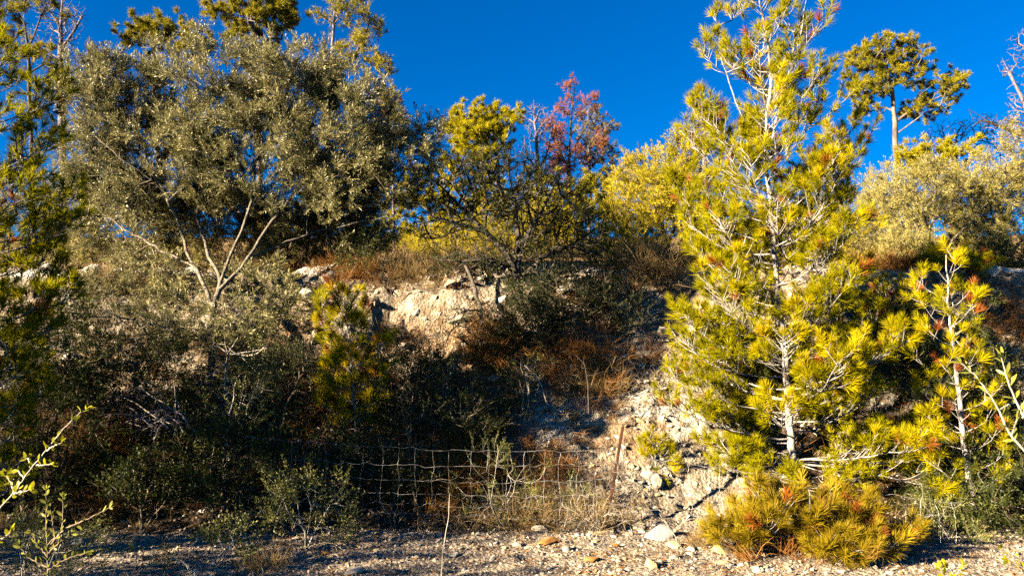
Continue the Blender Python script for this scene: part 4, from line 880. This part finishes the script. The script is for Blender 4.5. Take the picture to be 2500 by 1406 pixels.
bp_f = [[0, 11, 5], [0, 5, 1], [0, 1, 7], [0, 7, 10], [0, 10, 11], [1, 5, 9], [5, 11, 4], [11, 10, 2], [10, 7, 6], [7, 1, 8], [3, 9, 4], [3, 4, 2], [3, 2, 6], [3, 6, 8], [3, 8, 9], [4, 9, 5], [2, 4, 11], [6, 2, 10], [8, 6, 7], [9, 8, 1]]
pebbles('gravel', 17000, -4.6, 5.2, 5.1, 8.7, .004, .026, 'stone', 801)
pebbles('ledge_stones', 1700, -6.5, 7.2, 10.2, 11.9, .03, .17, 'stone', 803, lambda x, y, r: fbm(x * 1.1, y * 1.1, 3, 84) + r.normal(0, .12, len(x)) > .0)
pebbles('scree', 9000, -6.5, 7.2, 8.5, 11.9, .008, .045, 'stone', 802, lambda x, y, r: fbm(x * .7, y * .7, 3, 83) + r.normal(0, .12, len(x)) + .10 * (np.abs(x - 1.6) < .9) > .0)

# ------------------------------------------------------------------ the wire fence
fence = thing('wire_fence', 'sagging rusty wire mesh fence with one leaning rusty post', 'fence')
def sag(pts, n, amp, r):
    pts = A(pts); c = np.r_[0, np.cumsum(np.linalg.norm(np.diff(pts, axis=0), axis=1))]; s = np.linspace(0, c[-1], n)
    q = np.stack([np.interp(s, c, pts[:, i]) for i in range(3)], -1); return q + r.normal(0, amp, (n, 3)) * A([.5, .6, 1])
g = Geo(); a, b = P(1522, 1040, 8.15), P(1470, 1292, 8.15); b[2] = float(hgt(b[0], b[1])) - .1
th = (A([1, 0, 0]), A([0, 1, 0]))
q = sag([a, (a + b) / 2 + A([.012, 0, 0]), b], 9, .003, np.random.default_rng(1))
for off, w in ((A([-.014, 0, 0]), .008), (A([.0, .014, 0]), .008), (A([0, 0, 0]), .012)): tube(g, q + off, w, 6)
g.build('fence_post', M['rust'], fence, False)
r = np.random.default_rng(901)
def net(rows, seed, nvert, x0, x1, skip=.15):
    """rows = picture polylines of the line wires, top to bottom, at their depths"""
    r = np.random.default_rng(seed); lines = []
    for row in rows:
        q = sag([P(*c) for c in row], 46, .010, r); gq = hgt(q[:, 0], q[:, 1]); q[:, 2] = np.maximum(q[:, 2], gq + .01); lines.append(q)
        g = Geo(); tube(g, q, .0014, 4); g.build('horizontal_wire', M['wire'], fence)
    for k in range(nvert):
        x = x0 + (x1 - x0) * (k + r.uniform(-.12, .12)) / (nvert - 1); pts = []
        for l in lines:
            i = np.argsort(l[:, 0]); xx = x + r.normal(0, .012)
            if l[:, 0].min() - .05 <= xx <= l[:, 0].max() + .05: pts.append(A([xx, np.interp(xx, l[i, 0], l[i, 1]), np.interp(xx, l[i, 0], l[i, 2])]))
        if len(pts) < 3: continue
        pts = pts[:len(pts) - (1 if r.random() < .3 else 0)]
        q = sag(pts, len(pts) * 3, .006, r); g = Geo(); tube(g, q, .0011, 4); g.build('vertical_wire', M['wire'], fence)
Yf = 8.12
net([[(600, 1065, Yf), (760, 1080, Yf), (900, 1088, Yf), (1090, 1100, Yf), (1300, 1103, Yf), (1512, 1100, Yf)],
     [(700, 1120, Yf), (830, 1128, Yf), (1000, 1137, Yf), (1200, 1137, Yf), (1505, 1132, Yf)],
     [(700, 1165, Yf), (840, 1165, Yf), (1000, 1172, Yf), (1200, 1178, Yf), (1498, 1170, Yf)],
     [(720, 1190, Yf), (880, 1198, Yf), (1010, 1208, Yf), (1200, 1210, Yf), (1490, 1210, Yf)],
     [(800, 1222, Yf), (960, 1228, Yf), (1080, 1237, Yf), (1250, 1240, Yf), (1482, 1246, Yf)],
     [(850, 1248, Yf), (1060, 1258, Yf), (1250, 1262, Yf), (1475, 1280, Yf)]], 902, 21, P(620, 1100, Yf)[0], P(1500, 1100, Yf)[0])
Y2 = [8.1, 7.9, 7.7, 7.5, 7.3]
def row2(a): return [(px, py, y) for (px, py), y in zip(a, Y2)]
net([row2([(1505, 1110), (1720, 1138), (1850, 1156), (2050, 1190), (2340, 1230)]), row2([(1500, 1150), (1700, 1176), (1870, 1206), (2060, 1240), (2320, 1262)]),
     row2([(1490, 1190), (1700, 1218), (1850, 1245), (2060, 1272), (2330, 1302)]), row2([(1485, 1230), (1700, 1258), (1780, 1272), (2050, 1310), (2330, 1330)]),
     row2([(1480, 1265), (1700, 1290), (1800, 1308), (2050, 1345), (2310, 1358)])], 903, 17, P(1690, 1200, 7.9)[0], P(2330, 1290, 7.3)[0])

# ------------------------------------------------------------------ sticks, dead branches
def stick(name, label, pts, r0, mt, cat='twig', sub=0, seed=1, L=.2):
    r = np.random.default_rng(seed); g = Geo(); q = sag([P(*c) for c in pts], 4 * len(pts), .003, r)
    tube(g, q, r0 * (1 - .6 * np.linspace(0, 1, len(q))), 5)
    for _ in range(sub):
        i = r.integers(1, len(q) - 1); d = unit(unit(q[i] - q[i - 1]) + r.normal(0, .8, 3)); l = L * r.uniform(.4, 1.2)
        w = [q[i], q[i] + d * l * .5 + r.normal(0, .01, 3), q[i] + d * l + r.normal(0, .02, 3)]; tube(g, w, [r0 * .5, r0 * .35, r0 * .15], 3)
        if r.random() < .6: d2 = unit(d + r.normal(0, .6, 3)); tube(g, [w[1], w[1] + d2 * l * .4, w[1] + d2 * l * .7 + r.normal(0, .01, 3)], [r0 * .3, r0 * .2, r0 * .1], 3)
    o = g.build(name, M[mt], None, True); tag(o, label, cat); return o
s_ = ground_hit(1078, 1400)
stick('dry_stalk', 'thin pale dry stalk standing on the gravel in front of the fence', [(1078, 1412, 6.05), (1082, 1340, 6.05), (1095, 1265, 6.05), (1098, 1205, 6.05)], .005, 'twig_pale', 'stalk', 3, 2, .12)
stick('fallen_branch', 'thin pale fallen branch lying on the gravel at the bottom left', [(415, 1358, 6.5), (450, 1372, 6.4), (480, 1408, 6.1)], .009, 'twig_pale', 'branch', 4, 3, .2)
stick('dead_branch', 'bare white curved branch shining below the olive trunk', [(560, 1000, 9.3), (548, 930, 9.25), (557, 860, 9.2), (600, 868, 9.15), (625, 866, 9.1), (645, 848, 9.1)], .02, 'twig_pale', 'branch', 16, 4, .35)
stick('dead_branch', 'crooked thin dead stem standing against the scree', [(1437, 1010, 9.2), (1436, 940, 9.2), (1428, 890, 9.2), (1405, 865, 9.2)], .009, 'bark_dark', 'branch', 4, 5, .2)
stick('dead_branch', 'curved pale dead stem arching down to the ledge', [(1280, 890, 9.5), (1320, 935, 9.4), (1335, 985, 9.3), (1370, 1005, 9.2)], .010, 'twig_pale', 'branch', 5, 6, .2)
stick('dead_branch', 'dark dead bough slanting above the thicket at the left', [(440, 820, 9.3), (390, 795, 9.3), (300, 775, 9.3), (180, 770, 9.3)], .018, 'bark_olive', 'branch', 14, 7, .4)
stick('dry_stalk', 'forked straw stalk among the stones by the tall pine', [(1655, 1345, 7.4), (1650, 1310, 7.4), (1610, 1255, 7.4)], .006, 'twig_pale', 'stalk', 4, 8, .25)
def tangle(label, px, py, rx, ry, Y, n, mt, seed, up=.5):
    r = np.random.default_rng(seed); c, rad = PB(px, py, rx, ry, Y); top = thing('bare_shrub', label, 'shrub'); g = Geo(); g0 = Geo()
    for k in range(n):
        b = c + A([r.normal(0, .5) * rad[0], r.normal(0, .3) * rad[1], 0]); b[2] = float(hgt(b[0], b[1])) - .03
        d = unit(A([r.normal(0, .5), r.normal(0, .4) - .15, up + r.random()])); l = rad[2] * r.uniform(1.0, 2.4); q = [b]
        for i in range(6): d = unit(d + r.normal(0, .22, 3) + A([0, 0, -.10])); q.append(q[-1] + d * l / 6)
        q = A(q); w = r.uniform(.003, .006); tube(g0 if k < 4 else g, q, w * (1 - .12 * np.arange(7)), 4)
        for _ in range(r.integers(3, 7)):
            i = r.integers(2, 7); e = unit(q[i] - q[i - 1] + r.normal(0, .6, 3)) * l * r.uniform(.12, .4); m = q[i] + e * .5 + r.normal(0, .015, 3)
            tube(g, [q[i], m, q[i] + e], [w * .5, w * .4, w * .2], 3)
            if r.random() < .6: f = e * .35 + r.normal(0, .05, 3); tube(g, [m, m + f * .6, m + f], [w * .4, w * .3, w * .15], 3)
    g0.build('stem', M[mt], top, True); tag(g.build('twigs', M[mt], top, True), kind='stuff')
tangle('tangle of brown leafless twigs above the left end of the wire fence', 720, 1030, 110, 60, 8.9, 26, 'twig_brown', 971)
tangle('bare pale twigs sprouting from the black hollow below the crooked bough', 1010, 1000, 80, 60, 9.1, 16, 'twig_pale', 972)
tangle('thin leafless shrub on the bank under the twisted tree', 1300, 860, 90, 60, 10.0, 22, 'twig_brown', 973)
tangle('rust brown leafless brush right of the dark bushes on the bank', 1500, 850, 70, 50, 10.1, 24, 'twig_brown', 974)
tangle('pale leafless brush standing under the olive tree left of its trunk', 400, 790, 90, 60, 9.9, 24, 'twig_pale', 975)
tangle('dense pale twiggy undergrowth right of the olive trunk', 640, 790, 90, 60, 9.8, 30, 'twig_pale', 976)
tangle('brown leafless stems rising through the dark thicket at the left', 210, 940, 120, 70, 8.5, 26, 'twig_brown', 977)
tangle('thin bare stems standing in the fence mesh left of the spiny shrub', 1050, 1210, 120, 50, 8.2, 24, 'twig_brown', 978)
tangle('grey leafless stems in front of the rounded green bush', 640, 1210, 90, 60, 8.1, 22, 'twig_brown', 979)
tangle('straw coloured bare stems around the foot of the rusty post', 1430, 1240, 60, 45, 8.2, 24, 'twig_pale', 980)
tangle('low bare twigs on the gravel in front of the small orange stone', 610, 1390, 80, 25, 6.3, 14, 'twig_pale', 981, .2)
tangle('dark leafless tangle on the bank below the foot of the twisted tree', 1420, 790, 120, 50, 10.5, 40, 'bark_dark', 983)
tangle('brown leafless brush hanging under the pale ledge in the middle', 1100, 860, 90, 50, 10.0, 30, 'twig_brown', 985)
tangle('bare twigs in the dark gap between the tall pine and slim pine', 2110, 960, 70, 50, 9.2, 20, 'twig_pale', 982)
heap = thing('branch_heap', 'heap of arching bare dead branches in the dark left side of the bank', 'branches')
r = np.random.default_rng(911)
for k in range(26):
    a = P(430 + r.normal(0, 30), 1045 + r.normal(0, 20), 8.6 + r.normal(0, .15)); e = P(r.uniform(225, 440), 1000 + r.normal(0, 35), 8.5 + r.normal(0, .25)); m = (a + e) / 2 + A([0, 0, r.uniform(.1, .35)])
    t = np.linspace(0, 1, 8)[:, None]; q = (1 - t) ** 2 * a + 2 * t * (1 - t) * m + t * t * e + np.cumsum(r.normal(0, .012, (8, 3)), 0)
    g = Geo(); tube(g, q, .0085 * (1 - .65 * t[:, 0]), 4)
    for _ in range(3):
        i = r.integers(2, 8); d = r.normal(0, 1, 3) + A([-.3, 0, -.9]); d = unit(d) * r.uniform(.08, .25); tube(g, [q[i], q[i] + d * .5 + r.normal(0, .02, 3), q[i] + d], [.004, .003, .0015], 3)
    g.build('branch', M['bark_grey'] if k % 3 else M['twig_pale'], heap, True)

# ------------------------------------------------------------------ near sprays of leaves in the corners
def leaf_mesh(mk, L, W):
    V = []; F = []; rows = 6
    for i in range(rows + 1):
        t = i / rows; w = W / 2 * math.sin(math.pi * min(1, (t * .93 + .04))) ** .8 * (1 if i < rows else .05); z = -.12 * L * t * t
        V += [(-w, .16 * w, 0), (0, 0, 0), (w, .16 * w, 0)]; V[-3:] = [(x, y + z, t * L) for x, y, _ in V[-3:]]
    for i in range(rows):
        for c in (0, 1): a = 3 * i + c; F.append([a, a + 1, a + 4, a + 3])
    g = Geo(); g.add(V, F, .5); return g.mesh('leaf', M[mk], True)
def near_shrub(name, label, stems, Y, mk, bark, L, W, every, seed, foot, cat='shrub', sub=None):
    r = np.random.default_rng(seed); top = thing(name, label, cat); lm = [leaf_mesh(mk, L * s, W * s * w) for s, w in ((1, 1), (.8, 1.1), (1.1, .9))]
    for si, (pts, r0) in enumerate(stems):
        q = sag([P(*c) for c in pts], 7 * len(pts), .0015, r)
        if si == 0 and foot: q = np.concatenate([[A([foot[0], foot[1], float(hgt(*foot))]), (A([foot[0], foot[1], .1]) + q[0]) / 2 + A([0, 0, .1])], q])
        g = Geo(); rr = r0 * (1 - .75 * np.linspace(0, 1, len(q))); tube(g, q, rr, 7); br = g.build('stem', M[bark], top, True)
        ln = 0; seg = np.linalg.norm(np.diff(q, axis=0), axis=1); first = 3 if si == 0 and foot else 1; side = 0
        for i in range(first, len(q)):
            ln += seg[i - 1]
            if ln < every and i < len(q) - 1: continue
            ln = 0; t = unit(q[i] - q[i - 1]); ax = unit(np.cross(t, r.normal(0, 1, 3))); side += 1
            for s in (1, -1):
                if r.random() < .12: continue
                d = unit(t * r.uniform(.5, 1.1) + ax * s + A([0, 0, .2]) + r.normal(0, .15, 3))
                o = link('leaf', lm[r.integers(3)], br); o.matrix_local = Matrix.Translation(q[i] + d * rr[i] * .5) @ Matrix(frames(d[None], A([r.uniform(0, 6.28)]))[0].tolist()).to_4x4() @ Matrix.Scale(r.uniform(.65, 1.1), 4)
        for s in range(3):
            d = unit(unit(q[-1] - q[-2]) + r.normal(0, .35, 3)); o = link('leaf', lm[r.integers(3)], br); o.matrix_local = Matrix.Translation(q[-1]) @ Matrix(frames(d[None], A([r.uniform(0, 6.28)]))[0].tolist()).to_4x4() @ Matrix.Scale(.8, 4)
    return top
yl = 2.6
near_shrub('buckthorn_spray', 'long pale twig with small yellow green leaves rising from the left edge', [
    ([(-120, 1380, yl), (-20, 1262, yl), (40, 1195, yl), (75, 1145, yl), (120, 1090, yl), (165, 1035, yl), (195, 1008, yl), (212, 998, yl)], .005),
    ([(40, 1200, yl), (36, 1205, yl - .02), (75, 1195, yl - .03)], .004), ([(35, 1200, yl), (28, 1180, yl + .02), (15, 1160, yl + .03)], .004), ([(88, 1135, yl), (105, 1135, yl - .02), (128, 1132, yl - .04)], .003),
    ([(60, 1170, yl), (45, 1150, yl + .02), (22, 1158, yl + .05)], .003), ([(115, 1100, yl), (130, 1088, yl - .03), (150, 1080, yl - .05)], .003), ([(75, 1140, yl), (70, 1120, yl + .02), (66, 1118, yl + .04)], .003),
    ([(-20, 1320, yl), (10, 1312, yl - .03), (28, 1295, yl - .05)], .004)], yl, 'fore_leaf', 'twig_pale', .030, .015, .026, 921, (-2.3, 2.75))
yl = 3.0
near_shrub('buckthorn_sprout', 'bunch of upright leafy pale twigs in the bottom left corner', [
    ([(118, 1420, yl), (116, 1340, yl), (112, 1260, yl), (113, 1195, yl)], .004), ([(116, 1330, yl), (135, 1310, yl), (128, 1270, yl), (122, 1240, yl)], .004), ([(150, 1330, yl), (153, 1270, yl), (154, 1212, yl)], .004),
    ([(125, 1325, yl), (160, 1290, yl), (210, 1268, yl), (266, 1240, yl)], .005), ([(118, 1350, yl), (150, 1320, yl), (175, 1300, yl)], .004), ([(118, 1360, yl), (95, 1330, yl), (75, 1300, yl)], .004), ([(118, 1390, yl), (170, 1360, yl), (215, 1350, yl)], .004), ([(118, 1385, yl), (70, 1360, yl), (45, 1330, yl)], .004)],
    yl, 'fore_leaf_grey', 'twig_brown', .027, .011, .024, 922, (-1.85, 3.05))
yl = 2.7
near_shrub('olive_spray', 'pale olive shoots with long green leaves leaning in from the right edge', [
    ([(2640, 1330, yl), (2570, 1180, yl), (2500, 1098, yl), (2465, 1060, yl), (2430, 985, yl), (2385, 920, yl), (2345, 885, yl)], .007),
    ([(2570, 1180, yl), (2520, 1060, yl - .05), (2490, 1000, yl - .06), (2460, 930, yl - .06), (2445, 875, yl - .06)], .007), ([(2440, 1000, yl), (2470, 985, yl + .05), (2500, 985, yl + .1)], .004), ([(2470, 1065, yl), (2480, 1030, yl - .05), (2498, 1010, yl - .08)], .004)],
    yl, 'fore_leaf_grey', 'twig_pale', .054, .015, .04, 923, (2.1, 2.9))
yl = 4.2
near_shrub('buckthorn_sprout', 'little sprout with yellow leaves at the bottom edge below the slim pine', [
    ([(2330, 1440, yl), (2325, 1395, yl), (2310, 1380, yl)], .004), ([(2328, 1410, yl), (2345, 1390, yl), (2350, 1378, yl)], .003), ([(2328, 1420, yl), (2300, 1400, yl), (2295, 1385, yl)], .003)], yl, 'fore_leaf', 'twig_pale', .045, .02, .03, 924, (2.52, 4.2))
yl = 3.2
near_shrub('buckthorn_sprout', 'yellow leaved twig poking in at the bottom right corner', [
    ([(2590, 1440, yl), (2530, 1390, yl), (2480, 1355, yl), (2448, 1338, yl)], .005), ([(2530, 1390, yl), (2490, 1385, yl), (2460, 1370, yl)], .003)], yl, 'fore_leaf', 'twig_pale', .035, .017, .035, 925, (2.4, 3.3))

# ------------------------------------------------------------------ trees of the verge to the left, whose shade lies over the lower bank
def W(x, y, z): return A([x, y, float(hgt(x, y)) + z])
def verge_tree(x, y, h, rad, seed, label, n=1250):
    b = W(x, y, -.1); r = np.random.default_rng(seed)
    leafy('verge_tree', label, 'tree', [[b, W(x, y, h * .3), W(x + .1, y - .1, h * .6), W(x, y, h * .85)]],
          [(W(x, y, h * .62), (rad, rad, h * .36)), (W(x + .3, y + .4, h * .3), (rad, rad * .9, h * .28))], 220, n, T_LENT, 'lentisk', 'bark_olive', .006, .08, seed, lsc=2.6, step=.3, clumps=70)
for k, (x, y, h, rad) in enumerate([(-9.6, 6.6, 4.5, 1.4), (-10.3, 4.9, 4.3, 1.5), (-7.3, 5.2, 3.7, .9), (-11.4, 8.0, 4.8, 1.4), (-8.9, 2.6, 3.4, .9)]):
    verge_tree(x, y, h, rad, 950 + k, ['tall evergreen by the verge farthest up the road beyond the left edge', 'broad evergreen by the verge second from the bank beyond the left edge', 'evergreen by the verge in the middle of the row outside the view', 'evergreen against the bank outside the left edge', 'lowest evergreen of the verge row nearest the camera'][k], (620, 760, 480, 1100, 800)[k])

# ------------------------------------------------------------------ put each thing's Empty at its base
bpy.context.view_layer.update()
for o in [o for o in SC.objects if o.type == 'EMPTY' and o.parent is None]:
    pts = []
    for c in o.children:
        if c.type == 'MESH' and len(c.data.vertices):
            co = np.zeros(len(c.data.vertices) * 3, np.float32); c.data.vertices.foreach_get('co', co); co = co.reshape(-1, 3); pts.append((co.min(0), co.max(0), c.name))
    if not pts: continue
    t = [p for p in pts if p[2].startswith(('trunk', 'stem'))] or pts
    lo = np.min([p[0] for p in pts], 0); i = t[0]; base = A([(i[0][0] + i[1][0]) / 2, (i[0][1] + i[1][1]) / 2, lo[2]])
    o.location = base
    for c in o.children: c.location = A(c.location) - base
